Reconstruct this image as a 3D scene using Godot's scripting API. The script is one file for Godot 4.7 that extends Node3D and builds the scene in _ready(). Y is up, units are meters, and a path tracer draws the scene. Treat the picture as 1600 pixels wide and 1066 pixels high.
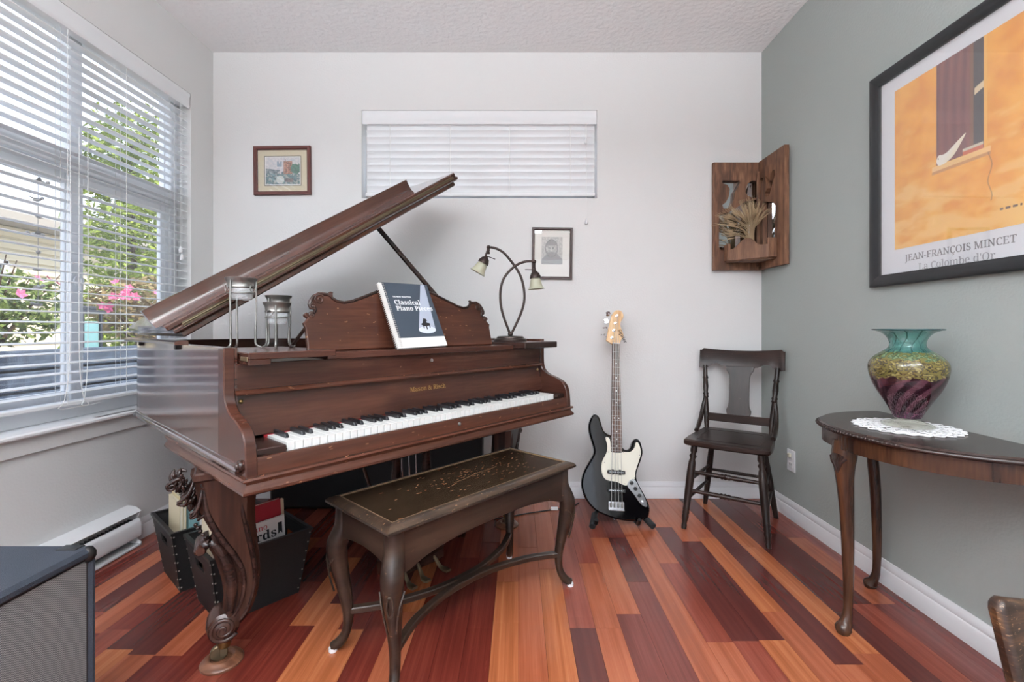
extends Node3D

# ---------------------------------------------------------------- mesh builder
class Shape:
	var st := SurfaceTool.new()
	var g := 1
	var has_uv := false
	func _init() -> void:
		st.begin(Mesh.PRIMITIVE_TRIANGLES)
	func one(p: Vector3, grp: int) -> void:
		st.set_smooth_group(grp)
		st.add_vertex(p)
	# corners counter-clockwise seen from outside
	func tri(a: Vector3, b: Vector3, c: Vector3, grp := -1) -> void:
		one(a, grp); one(c, grp); one(b, grp)
	func quad(a: Vector3, b: Vector3, c: Vector3, d: Vector3, grp := -1) -> void:
		tri(a, b, c, grp); tri(a, c, d, grp)
	func quad_uv(p: Array, uv: Array) -> void:
		for k in [0, 2, 1, 0, 3, 2]:
			st.set_smooth_group(-1)
			st.set_uv(uv[k])
			st.add_vertex(p[k])
	func box(c: Vector3, s: Vector3, b := 0.0, xf := Transform3D.IDENTITY) -> Shape:
		var h := s * 0.5
		b = minf(b, minf(h.x, minf(h.y, h.z)) * 0.9)
		if b <= 0.0:
			var p := []
			for k in 8:
				p.append(xf * (c + Vector3(h.x if k & 1 else -h.x, h.y if k & 2 else -h.y, h.z if k & 4 else -h.z)))
			quad(p[4], p[5], p[7], p[6]); quad(p[1], p[0], p[2], p[3])
			quad(p[5], p[1], p[3], p[7]); quad(p[0], p[4], p[6], p[2])
			quad(p[6], p[7], p[3], p[2]); quad(p[0], p[1], p[5], p[4])
			return self
		var q := {}
		for k in 8:
			var sg := Vector3(1 if k & 1 else -1, 1 if k & 2 else -1, 1 if k & 4 else -1)
			for ax in 3:
				var o := h - Vector3(b, b, b)
				o[ax] = h[ax]
				q[k * 3 + ax] = xf * (c + o * sg)
		var f := [[2, 4, 5, 7, 6], [2, 1, 0, 2, 3], [0, 5, 1, 3, 7], [0, 0, 4, 6, 2], [1, 6, 7, 3, 2], [1, 0, 1, 5, 4]]
		for a in f:
			quad(q[a[1] * 3 + a[0]], q[a[2] * 3 + a[0]], q[a[3] * 3 + a[0]], q[a[4] * 3 + a[0]])
		var ctr := xf * c
		for k in 8:
			for ax in 3:
				var k2 := k | (1 << ax)
				if k2 == k:
					continue
				var a1 := (ax + 1) % 3
				var a2 := (ax + 2) % 3
				facing(q[k * 3 + a1], q[k2 * 3 + a1], q[k2 * 3 + a2], q[k * 3 + a2], ctr)
			var m: Vector3 = (q[k * 3] + q[k * 3 + 1] + q[k * 3 + 2]) / 3.0
			if (q[k * 3 + 1] - q[k * 3]).cross(q[k * 3 + 2] - q[k * 3]).dot(m - ctr) > 0:
				tri(q[k * 3], q[k * 3 + 1], q[k * 3 + 2])
			else:
				tri(q[k * 3], q[k * 3 + 2], q[k * 3 + 1])
		return self
	func facing(a: Vector3, b: Vector3, c: Vector3, d: Vector3, ctr: Vector3) -> void:
		if (b - a).cross(c - a).dot((a + c) * 0.5 - ctr) > 0:
			quad(a, b, c, d)
		else:
			quad(a, d, c, b)
	# rings of points, each ring the same count; columns run round the ring
	func loft(rings: Array, closed := true, caps := true, flip := false, sharp_cos := 0.72, sharp_rows := false) -> Shape:
		var n: int = rings[0].size()
		var cg := []
		var cur := 0
		var mid: Array = rings[rings.size() / 2]
		for k in n:
			var a: Vector3 = mid[(k - 1 + n) % n]
			var b: Vector3 = mid[k]
			var c: Vector3 = mid[(k + 1) % n]
			if (closed or (k > 0 and k < n - 1)) and (b - a).length() > 1e-6 and (c - b).length() > 1e-6 and (b - a).normalized().dot((c - b).normalized()) < sharp_cos:
				cur += 1
			cg.append(cur)
		if closed and cur > 0:
			for k in n:
				if cg[k] == 0:
					cg[k] = cur
		var rg := [0]
		var rc := 0
		for i in range(1, rings.size()):
			if sharp_rows and i < rings.size() - 1:
				var a: Vector3 = (rings[i][0] - rings[i - 1][0]).normalized()
				var b: Vector3 = (rings[i + 1][0] - rings[i][0]).normalized()
				if a.dot(b) < sharp_cos:
					rc += 1
			rg.append(rc)
		var m := n if closed else n - 1
		for i in rings.size() - 1:
			for k in m:
				var k2 := (k + 1) % n
				var gr: int = g + cg[k] * 60 + (rg[i] if i > 0 else 0)
				if flip:
					quad(rings[i][k2], rings[i][k], rings[i + 1][k], rings[i + 1][k2], gr)
				else:
					quad(rings[i][k], rings[i][k2], rings[i + 1][k2], rings[i + 1][k], gr)
		g += 60 * (cur + 2)
		if caps and closed:
			cap(rings[0], not flip)
			cap(rings[rings.size() - 1], flip)
		return self
	func cap(r: Array, back: bool) -> void:
		var c := Vector3.ZERO
		var nn := Vector3.ZERO
		for k in r.size():
			c += r[k]
			nn += r[k].cross(r[(k + 1) % r.size()])
		c /= r.size()
		if nn.length() < 1e-12:
			return
		nn = nn.normalized()
		var ex := (r[0] as Vector3 - c).normalized()
		ex = (ex - nn * nn.dot(ex)).normalized()
		var ey := nn.cross(ex)
		var pv := PackedVector2Array()
		for p in r:
			pv.append(Vector2((p - c).dot(ex), (p - c).dot(ey)))
		var idx := Geometry2D.triangulate_polygon(pv)
		if idx.is_empty():
			for k in r.size():
				tri(c, r[(k + 1) % r.size()] if back else r[k], r[k] if back else r[(k + 1) % r.size()])
			return
		for t in idx.size() / 3:
			var i0 := idx[t * 3]
			var i1 := idx[t * 3 + 1]
			var i2 := idx[t * 3 + 2]
			var ccw := (pv[i1] - pv[i0]).cross(pv[i2] - pv[i0]) > 0
			if ccw == back:
				tri(r[i0], r[i2], r[i1])
			else:
				tri(r[i0], r[i1], r[i2])
	func lathe(profile: Array, n := 16, xf := Transform3D.IDENTITY, sharp := 0.72, squash := 1.0) -> Shape:
		var grp := []
		var cur := 0
		for j in profile.size() - 1:
			if j > 0:
				var a: Vector2 = (profile[j] - profile[j - 1]).normalized()
				var b: Vector2 = (profile[j + 1] - profile[j]).normalized()
				if a.dot(b) < sharp:
					cur += 1
			grp.append(cur)
		for i in n:
			var a0 := TAU * i / n
			var a1 := TAU * ((i + 1) % n) / n
			for j in profile.size() - 1:
				var p: Vector2 = profile[j]
				var q: Vector2 = profile[j + 1]
				var A := xf * Vector3(p.x * cos(a1), p.y, p.x * sin(a1) * squash)
				var B := xf * Vector3(p.x * cos(a0), p.y, p.x * sin(a0) * squash)
				var C := xf * Vector3(q.x * cos(a0), q.y, q.x * sin(a0) * squash)
				var D := xf * Vector3(q.x * cos(a1), q.y, q.x * sin(a1) * squash)
				var gr: int = g + grp[j]
				if p.x < 1e-6:
					tri(A, C, D, gr)
				elif q.x < 1e-6:
					tri(A, B, C, gr)
				else:
					quad(A, B, C, D, gr)
		g += cur + 1
		return self
	func ball(c: Vector3, r: float, n := 10, s := Vector3.ONE, basis := Basis.IDENTITY) -> Shape:
		var pr := []
		var m := maxi(4, n / 2)
		for j in m + 1:
			var t := -PI / 2 + PI * j / m
			pr.append(Vector2(maxf(0.0, r * cos(t)) if j > 0 and j < m else 0.0, r * sin(t)))
		return lathe(pr, n, Transform3D(basis * Basis.from_scale(s), c), -1.0)
	func tube(pts: Array, r: Variant, n := 8, caps := true, flat := 1.0, up := Vector3.ZERO) -> Shape:
		var rings := []
		var N := Vector3.ZERO
		for i in pts.size():
			var T: Vector3 = (pts[mini(i + 1, pts.size() - 1)] - pts[maxi(i - 1, 0)]).normalized()
			if up != Vector3.ZERO:
				N = (up - T * T.dot(up)).normalized()
			elif i == 0:
				var u := Vector3.UP if absf(T.y) < 0.9 else Vector3.RIGHT
				N = (u - T * T.dot(u)).normalized()
			else:
				N = (N - T * T.dot(N)).normalized()
			var B := T.cross(N)
			var rr: float = r[i] if r is Array else r
			var ring := []
			for k in n:
				var a := TAU * k / n
				ring.append(pts[i] + N * rr * cos(a) + B * rr * flat * sin(a))
			rings.append(ring)
		return loft(rings, true, caps, false, -1.0 if n > 5 else 0.72)
	# strip with a rectangular section: half-widths a (along side vector) and b (along up vector)
	func bar(pts: Array, a: Variant, b: Variant, side: Vector3, caps := true, rnd := 0.3) -> Shape:
		var rings := []
		for i in pts.size():
			var T: Vector3 = (pts[mini(i + 1, pts.size() - 1)] - pts[maxi(i - 1, 0)]).normalized()
			var S := (side - T * T.dot(side)).normalized()
			var U := T.cross(S)
			var x: float = a[i] if a is Array else a
			var y: float = b[i] if b is Array else b
			var c := minf(x, y) * rnd
			var ring := []
			for q in [[x, -y + c], [x, y - c], [x - c, y], [-x + c, y], [-x, y - c], [-x, -y + c], [-x + c, -y], [x - c, -y]]:
				ring.append(pts[i] + S * q[0] + U * q[1])
			rings.append(ring)
		return loft(rings, true, caps, false, 0.4 if rnd > 0.5 else 0.8)
	# polygon in the xy plane, thickness along z
	func extrude(poly: Array, depth: float, b := 0.0, xf := Transform3D.IDENTITY, sharp := 0.75) -> Shape:
		var area := 0.0
		var n := poly.size()
		for k in n:
			var p: Vector2 = poly[k]
			var q: Vector2 = poly[(k + 1) % n]
			area += p.x * q.y - q.x * p.y
		var pl := poly.duplicate()
		if area < 0:
			pl.reverse()
		var start := 0
		for k in n:
			if corner(pl, k) < sharp:
				start = k
				break
		var p2 := []
		for k in n:
			p2.append(pl[(k + start) % n])
		pl = p2
		var inset := []
		for k in n:
			var e0: Vector2 = (pl[k] - pl[(k - 1 + n) % n]).normalized()
			var e1: Vector2 = (pl[(k + 1) % n] - pl[k]).normalized()
			var n0 := Vector2(-e0.y, e0.x)
			var n1 := Vector2(-e1.y, e1.x)
			var m := (n0 + n1)
			var l := m.length_squared()
			inset.append(pl[k] + m * (2.0 * b / maxf(l, 1.0)))
		var h := depth * 0.5
		var levels := [[pl, -h], [pl, h]]
		if b > 0.0:
			levels = [[inset, -h], [pl, -h + b], [pl, h - b], [inset, h]]
		var grp := 0
		var wraps := []
		for k in n:
			if k > 0 and corner(pl, k) < sharp:
				grp += 1
			wraps.append(grp)
		if corner(pl, 0) >= sharp:
			for k in n:
				if wraps[k] == grp:
					wraps[k] = 0
		for i in levels.size() - 1:
			for k in n:
				var k2 := (k + 1) % n
				var A := xf * Vector3(levels[i][0][k].x, levels[i][0][k].y, levels[i][1])
				var B := xf * Vector3(levels[i][0][k2].x, levels[i][0][k2].y, levels[i][1])
				var C := xf * Vector3(levels[i + 1][0][k2].x, levels[i + 1][0][k2].y, levels[i + 1][1])
				var D := xf * Vector3(levels[i + 1][0][k].x, levels[i + 1][0][k].y, levels[i + 1][1])
				quad(A, B, C, D, g + wraps[k] + i * (grp + 1))
		g += (grp + 1) * 3 + 1
		flat_face(levels[0][0], -h, true, xf)
		flat_face(levels[levels.size() - 1][0], h, false, xf)
		return self
	func corner(pl: Array, k: int) -> float:
		var n := pl.size()
		var e0: Vector2 = (pl[k] - pl[(k - 1 + n) % n]).normalized()
		var e1: Vector2 = (pl[(k + 1) % n] - pl[k]).normalized()
		return e0.dot(e1)
	func flat_face(pl: Array, z: float, back: bool, xf: Transform3D) -> void:
		var pv := PackedVector2Array(pl)
		var idx := Geometry2D.triangulate_polygon(pv)
		for t in idx.size() / 3:
			var a := pv[idx[t * 3]]
			var b := pv[idx[t * 3 + 1]]
			var c := pv[idx[t * 3 + 2]]
			var ccw := (b - a).cross(c - a) > 0
			if ccw == back:
				var s := b
				b = c
				c = s
			tri(xf * Vector3(a.x, a.y, z), xf * Vector3(b.x, b.y, z), xf * Vector3(c.x, c.y, z))
	# moulding: profile points (out, y) swept along a path in plan (x, z); out is to the left of the direction of travel if side = 1
	func mould(path: Array, prof: Array, side := 1.0, closed := false, y0 := 0.0) -> Shape:
		var n := path.size()
		var rings := []
		for i in n:
			var d0: Vector2
			var d1: Vector2
			if closed:
				d0 = (path[i] - path[(i - 1 + n) % n]).normalized()
				d1 = (path[(i + 1) % n] - path[i]).normalized()
			else:
				d0 = (path[i] - path[maxi(i - 1, 0)]).normalized() if i > 0 else (path[1] - path[0]).normalized()
				d1 = (path[mini(i + 1, n - 1)] - path[i]).normalized() if i < n - 1 else d0
			var n0 := Vector2(d0.y, -d0.x) * side
			var n1 := Vector2(d1.y, -d1.x) * side
			var m := n0 + n1
			m = m * (2.0 / maxf(m.length_squared(), 0.5))
			var ring := []
			for p in prof:
				ring.append(Vector3(path[i].x + m.x * p.x, y0 + p.y, path[i].y + m.y * p.x))
			rings.append(ring)
		if closed:
			rings.append(rings[0])
		return loft(rings, true, not closed, side < 0, 0.8, true)

# ---------------------------------------------------------------- scene helpers
var used := {}
func numbered(called: String) -> String:
	var k: int = used.get(called, -1) + 1
	used[called] = k
	return called if k == 0 else "%s_%03d" % [called, k]

func put(called: String, s: Shape, m: Material, parent: Node = null, at := Transform3D.IDENTITY) -> MeshInstance3D:
	var o := MeshInstance3D.new()
	s.st.generate_normals()
	var am := s.st.commit()
	o.mesh = am
	o.material_override = m
	o.transform = at
	if parent == null:
		o.name = numbered(called)
		add_child(o, true)
	else:
		o.name = called
		parent.add_child(o, true)
	return o

func tag(o: Node, label: String, category: String, group := "") -> Node:
	o.set_meta("label", label)
	o.set_meta("category", category)
	if group:
		o.set_meta("group", group)
	return o

func struct(o: Node, label := "") -> Node:
	o.set_meta("kind", "structure")
	if label:
		o.set_meta("label", label)
	return o

func thing(called: String, label: String, category: String, at := Vector3.ZERO, turn := 0.0, group := "") -> Node3D:
	var o := Node3D.new()
	o.name = numbered(called)
	add_child(o, true)
	o.position = at
	o.rotation.y = turn
	tag(o, label, category, group)
	return o

func words(txt: String, size: float, m: Material, parent: Node, xf: Transform3D, font_name := "Droid Serif", weight := 700, called := "lettering", italic := false, depth := 0.0006, centre := false) -> MeshInstance3D:
	var f := SystemFont.new()
	f.font_names = PackedStringArray([font_name])
	f.font_weight = weight
	f.font_italic = italic
	var t := TextMesh.new()
	t.text = txt
	t.font = f
	t.font_size = 64
	t.pixel_size = size / 64.0
	t.depth = depth
	t.curve_step = 4.0
	t.horizontal_alignment = HORIZONTAL_ALIGNMENT_CENTER if centre else HORIZONTAL_ALIGNMENT_LEFT
	var o := MeshInstance3D.new()
	o.name = called
	o.mesh = t
	o.material_override = m
	o.transform = xf
	parent.add_child(o, true)
	return o

func V2(a: Array) -> Array:
	var r := []
	for k in a.size() / 2:
		r.append(Vector2(a[k * 2], a[k * 2 + 1]))
	return r

func V3(a: Array) -> Array:
	var r := []
	for k in a.size() / 3:
		r.append(Vector3(a[k * 3], a[k * 3 + 1], a[k * 3 + 2]))
	return r

func curve2(p: Array, per := 5, closed := false) -> Array:
	var r := []
	var n := p.size()
	for i in (n if closed else n - 1):
		var a: Vector2 = p[(i - 1 + n) % n] if closed else p[maxi(i - 1, 0)]
		var b: Vector2 = p[i]
		var c: Vector2 = p[(i + 1) % n]
		var d: Vector2 = p[(i + 2) % n] if closed else p[mini(i + 2, n - 1)]
		for k in per:
			r.append(b.cubic_interpolate(c, a, d, float(k) / per))
	if not closed:
		r.append(p[n - 1])
	return r

func curve3(p: Array, per := 5) -> Array:
	var r := []
	var n := p.size()
	for i in n - 1:
		for k in per:
			r.append(p[i].cubic_interpolate(p[i + 1], p[maxi(i - 1, 0)], p[mini(i + 2, n - 1)], float(k) / per))
	r.append(p[n - 1])
	return r

func lerps(v: Array, n: int) -> Array:
	var r := []
	for i in n:
		var t := float(i) / (n - 1) * (v.size() - 1)
		var k := mini(int(t), v.size() - 2)
		r.append(lerpf(v[k], v[k + 1], t - k))
	return r

func T(p: Vector3, turn := Vector3.ZERO) -> Transform3D:
	return Transform3D(Basis.from_euler(turn), p)

# photograph pixel -> place, for a point at the depth d in front of the camera
func at_px(px: float, py: float, d: float) -> Vector3:
	return Vector3((px - 810.0) / 724.0 * d, 1.04 - (py - 513.0) / 724.0 * d, -d)

# ---------------------------------------------------------------- materials
var rng := RandomNumberGenerator.new()

func mat(c: Color, rough := 0.5, metal := 0.0, spec := 0.5) -> StandardMaterial3D:
	var m := StandardMaterial3D.new()
	m.albedo_color = c
	m.roughness = rough
	m.metallic = metal
	m.metallic_specular = spec
	return m

func rgb8(r: float, g: float, b: float) -> Color:
	return Color(r / 255.0, g / 255.0, b / 255.0)

func field(w: int, h: int, freq: float, sd: int, oct := 3, size := 512) -> Image:
	var n := FastNoiseLite.new()
	n.seed = sd
	n.frequency = freq
	n.noise_type = FastNoiseLite.TYPE_SIMPLEX_SMOOTH
	n.fractal_octaves = oct
	var im := n.get_seamless_image(w, h)
	im.resize(size, size, Image.INTERPOLATE_CUBIC)
	im.convert(Image.FORMAT_L8)
	return im

# wood: streaks along u (or along v when upright); dark / mid / light tones; flecks are chips in the finish
func wood(dark: Color, mid: Color, light: Color, sd: int, upright := false, flecks := 0, fleck := Color.WHITE, size := 512, ring := 0.35) -> ImageTexture:
	var a := field(12, 256, 0.05, sd, 3, size)
	var b := field(40, 512, 0.16, sd + 1, 2, size)
	var c := field(48, 96, 0.03, sd + 2, 3, size)
	var A := a.get_data()
	var B := b.get_data()
	var C := c.get_data()
	var out := PackedByteArray()
	out.resize(size * size * 3)
	for y in size:
		for x in size:
			var i := y * size + x
			var t := (A[i] * 0.45 + B[i] * 0.25 + C[i] * ring * 0.85) / (255.0 * (0.7 + ring * 0.85))
			t = clampf((t - 0.5) * 2.1 + 0.5, 0.0, 1.0)
			var col := dark.lerp(mid, t * 2.0) if t < 0.5 else mid.lerp(light, t * 2.0 - 1.0)
			var j := (x * size + (size - 1 - y)) * 3 if upright else i * 3
			out[j] = int(clampf(col.r, 0, 1) * 255)
			out[j + 1] = int(clampf(col.g, 0, 1) * 255)
			out[j + 2] = int(clampf(col.b, 0, 1) * 255)
	var im := Image.create_from_data(size, size, false, Image.FORMAT_RGB8, out)
	rng.seed = sd * 7 + 3
	for k in flecks:
		var p := Vector2i(rng.randi() % size, rng.randi() % size)
		var l := 1 + rng.randi() % 6
		var dx := rng.randf_range(-0.6, 0.6)
		var fc := fleck.lerp(mid, rng.randf() * 0.6)
		for q in l:
			im.set_pixel(clampi(p.x + q, 0, size - 1), clampi(p.y + int(q * dx), 0, size - 1), fc)
			if k % 3 == 0:
				im.set_pixel(clampi(p.x + q, 0, size - 1), clampi(p.y + 1 + int(q * dx), 0, size - 1), fc)
	return ImageTexture.create_from_image(im)

func tri_mat(tex: Texture2D, rough := 0.4, per_metre := 1.2, world := false) -> StandardMaterial3D:
	var m := mat(Color.WHITE, rough)
	m.albedo_texture = tex
	m.uv1_triplanar = true
	m.uv1_world_triplanar = world
	m.uv1_triplanar_sharpness = 6.0
	m.uv1_scale = Vector3.ONE * per_metre
	return m

func speckle(a: Color, b: Color, freq: float, sd: int, oct := 3, size := 256) -> ImageTexture:
	var f := field(size, size, freq, sd, oct, size)
	var d := f.get_data()
	var out := PackedByteArray()
	out.resize(size * size * 3)
	for i in size * size:
		var col := a.lerp(b, clampf((d[i] / 255.0 - 0.5) * 1.8 + 0.5, 0, 1))
		out[i * 3] = int(col.r * 255)
		out[i * 3 + 1] = int(col.g * 255)
		out[i * 3 + 2] = int(col.b * 255)
	return ImageTexture.create_from_image(Image.create_from_data(size, size, false, Image.FORMAT_RGB8, out))

func relief(m: StandardMaterial3D, freq: float, sd: int, strength := 0.4, oct := 3) -> StandardMaterial3D:
	var im := field(256, 256, freq, sd, oct, 256)
	im.convert(Image.FORMAT_RGBA8)
	im.bump_map_to_normal_map(4.0)
	m.normal_enabled = true
	m.normal_texture = ImageTexture.create_from_image(im)
	m.normal_scale = strength
	return m

# ---------------------------------------------------------------- the room
const XL := -1.872
const XR := 1.491
const ZB := -2.841
const ZR := 3.0
const YC := 2.731
const FLOOR_W := 0.089
const CEILING_FILL_ENERGY := 3.8
const UPLIGHT_FILL_ENERGY := 17.0
const FILL_COLOR := Color(0.95, 0.975, 1.0)

var M := {}

func _ready() -> void:
	rng.seed = 11
	var cam := Camera3D.new()
	cam.name = "camera"
	cam.projection = Camera3D.PROJECTION_FRUSTUM
	cam.near = 0.05
	cam.far = 200.0
	cam.size = 2.0 * 0.05 * 533.0 / 724.0
	cam.frustum_offset = Vector2(-10.0 / 724.0 * 0.05, -20.0 / 724.0 * 0.05)
	cam.position = Vector3(0, 1.04, 0)
	add_child(cam)
	cam.current = true

	var we := WorldEnvironment.new()
	we.name = "environment"
	var env := Environment.new()
	env.background_mode = Environment.BG_SKY
	var sm := ProceduralSkyMaterial.new()
	sm.sky_top_color = Color(0.78, 0.85, 0.95)
	sm.sky_horizon_color = Color(0.95, 0.96, 0.98)
	sm.ground_bottom_color = Color(0.42, 0.42, 0.40)
	sm.ground_horizon_color = Color(0.75, 0.76, 0.76)
	sm.sky_curve = 0.2
	var sky := Sky.new()
	sky.sky_material = sm
	env.sky = sky
	env.background_energy_multiplier = 3.4
	env.tonemap_mode = Environment.TONE_MAPPER_LINEAR
	env.tonemap_exposure = 0.89
	env.sdfgi_enabled = true
	env.ssao_enabled = true
	env.ssil_enabled = true
	we.environment = env
	add_child(we)

	var sun := DirectionalLight3D.new()
	sun.name = "sun"
	sun.light_color = Color(1.0, 0.95, 0.86)
	sun.light_energy = 2.6
	sun.light_angular_distance = 0.6
	sun.shadow_enabled = true
	add_child(sun)
	sun.look_at_from_position(Vector3.ZERO, Vector3(-0.62, -0.76, 0.04), Vector3.UP)

	make_materials()
	room()
	windows()
	outside()
	piano()
	piano_things()
	under_piano()
	bench()
	guitar()
	chairs()
	side_table()
	wall_things()
	small_things()

func make_materials() -> void:
	M.wall = relief(mat(rgb8(226, 225, 224), 0.85), 0.09, 3, 0.12)
	M.wall.uv1_triplanar = true
	M.wall.uv1_world_triplanar = true
	M.wall.uv1_scale = Vector3.ONE * 3.0
	M.sage = M.wall.duplicate()
	M.sage.albedo_color = rgb8(162, 168, 164)
	M.ceiling = relief(mat(rgb8(240, 239, 239), 0.95), 0.06, 8, 0.3, 4)
	M.ceiling.uv1_triplanar = true
	M.ceiling.uv1_world_triplanar = true
	M.ceiling.uv1_scale = Vector3.ONE * 1.6
	M.trim = mat(rgb8(236, 236, 238), 0.35)
	M.vinyl = mat(rgb8(238, 240, 243), 0.4)
	M.slat = mat(rgb8(240, 241, 243), 0.45)
	M.slat.backlight_enabled = true
	M.slat.backlight = Color(0.14, 0.14, 0.14)
	M.cord = mat(rgb8(232, 232, 230), 0.7)
	M.glass = mat(Color(1, 1, 1, 0.04), 0.02)
	M.glass.transparency = BaseMaterial3D.TRANSPARENCY_ALPHA
	var tones := {
		"L": [rgb8(138, 72, 48), rgb8(154, 83, 56), rgb8(168, 97, 68)],
		"O": [rgb8(148, 82, 50), rgb8(166, 95, 59), rgb8(182, 112, 74)],
		"M": [rgb8(112, 52, 40), rgb8(128, 61, 47), rgb8(142, 73, 57)],
		"R": [rgb8(92, 36, 29), rgb8(106, 43, 34), rgb8(120, 54, 42)],
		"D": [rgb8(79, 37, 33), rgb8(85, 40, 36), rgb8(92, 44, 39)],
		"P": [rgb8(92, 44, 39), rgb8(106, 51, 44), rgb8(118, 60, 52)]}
	var k := 0
	for t in tones:
		var w := mat(Color.WHITE, 0.2)
		w.albedo_texture = wood(tones[t][0], tones[t][1], tones[t][2], 40 + k * 5, false, 60, tones[t][2], 512, 0.6)
		M["floor" + t] = w
		k += 1
	# furniture woods
	M.piano = tri_mat(wood(rgb8(58, 32, 25), rgb8(70, 40, 31), rgb8(84, 50, 39), 101, false, 30, rgb8(128, 94, 74)), 0.22, 1.1)
	M.piano_up = tri_mat(wood(rgb8(44, 27, 22), rgb8(58, 36, 29), rgb8(74, 47, 38), 111, true, 30, rgb8(130, 100, 80)), 0.24, 1.1)
	M.piano_worn = tri_mat(wood(rgb8(62, 35, 26), rgb8(75, 43, 32), rgb8(90, 53, 40), 121, false, 330, rgb8(160, 118, 86)), 0.24, 1.0)
	M.piano_dark = tri_mat(wood(rgb8(34, 21, 18), rgb8(46, 29, 25), rgb8(60, 39, 33), 131, false, 40, rgb8(120, 96, 80)), 0.26, 1.2)
	M.piano_case = M.piano.duplicate()
	M.piano_case.clearcoat_enabled = true
	M.piano_case.clearcoat = 0.9
	M.piano_case.clearcoat_roughness = 0.1
	M.bench = tri_mat(wood(rgb8(34, 25, 20), rgb8(48, 35, 28), rgb8(62, 47, 37), 141, false, 100, rgb8(130, 102, 78)), 0.3, 1.2)
	M.bench_top = tri_mat(wood(rgb8(36, 26, 18), rgb8(50, 37, 26), rgb8(66, 50, 36), 151, false, 700, rgb8(140, 116, 92)), 0.24, 1.0)
	M.bench_worn = tri_mat(wood(rgb8(34, 26, 22), rgb8(48, 37, 30), rgb8(74, 57, 44), 157, false, 1100, rgb8(168, 130, 98)), 0.3, 1.4)
	M.chair = tri_mat(wood(rgb8(26, 17, 14), rgb8(36, 25, 21), rgb8(50, 36, 30), 161, true, 120, rgb8(100, 84, 74)), 0.34, 1.6)
	M.chair.metallic_specular = 0.42
	M.chair_h = tri_mat(wood(rgb8(28, 18, 15), rgb8(40, 27, 23), rgb8(54, 38, 32), 171, false, 120, rgb8(104, 88, 78)), 0.34, 1.6)
	M.chair_h.metallic_specular = 0.4
	M.table_up = tri_mat(wood(rgb8(40, 24, 17), rgb8(60, 37, 26), rgb8(84, 54, 36), 181, true), 0.26, 1.4)
	M.table = tri_mat(wood(rgb8(38, 26, 23), rgb8(50, 35, 31), rgb8(62, 44, 38), 191, false, 30, rgb8(100, 78, 64)), 0.22, 1.0)
	M.rustic = tri_mat(wood(rgb8(74, 48, 34), rgb8(110, 75, 54), rgb8(136, 98, 72), 201, true, 80, rgb8(64, 42, 30)), 0.6, 2.4)
	M.brass = mat(rgb8(150, 122, 78), 0.35, 0.9)
	M.brass_old = mat(rgb8(128, 112, 88), 0.42, 0.85)
	M.chrome = mat(rgb8(205, 205, 208), 0.2, 1.0)
	M.silver = mat(rgb8(150, 148, 144), 0.36, 0.9)
	M.bronze = mat(rgb8(58, 46, 42), 0.4, 0.6)
	M.black = mat(rgb8(14, 14, 16), 0.4)
	M.black_gloss = mat(rgb8(6, 6, 8), 0.06)
	M.rubber = mat(rgb8(26, 26, 28), 0.75)
	M.white_key = mat(rgb8(240, 241, 238), 0.25)
	M.black_key = mat(rgb8(22, 22, 26), 0.35)
	M.red_felt = mat(rgb8(140, 22, 30), 0.95)
	M.paper = mat(rgb8(236, 234, 230), 0.8)
	M.ink = mat(rgb8(24, 24, 28), 0.8)

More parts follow.
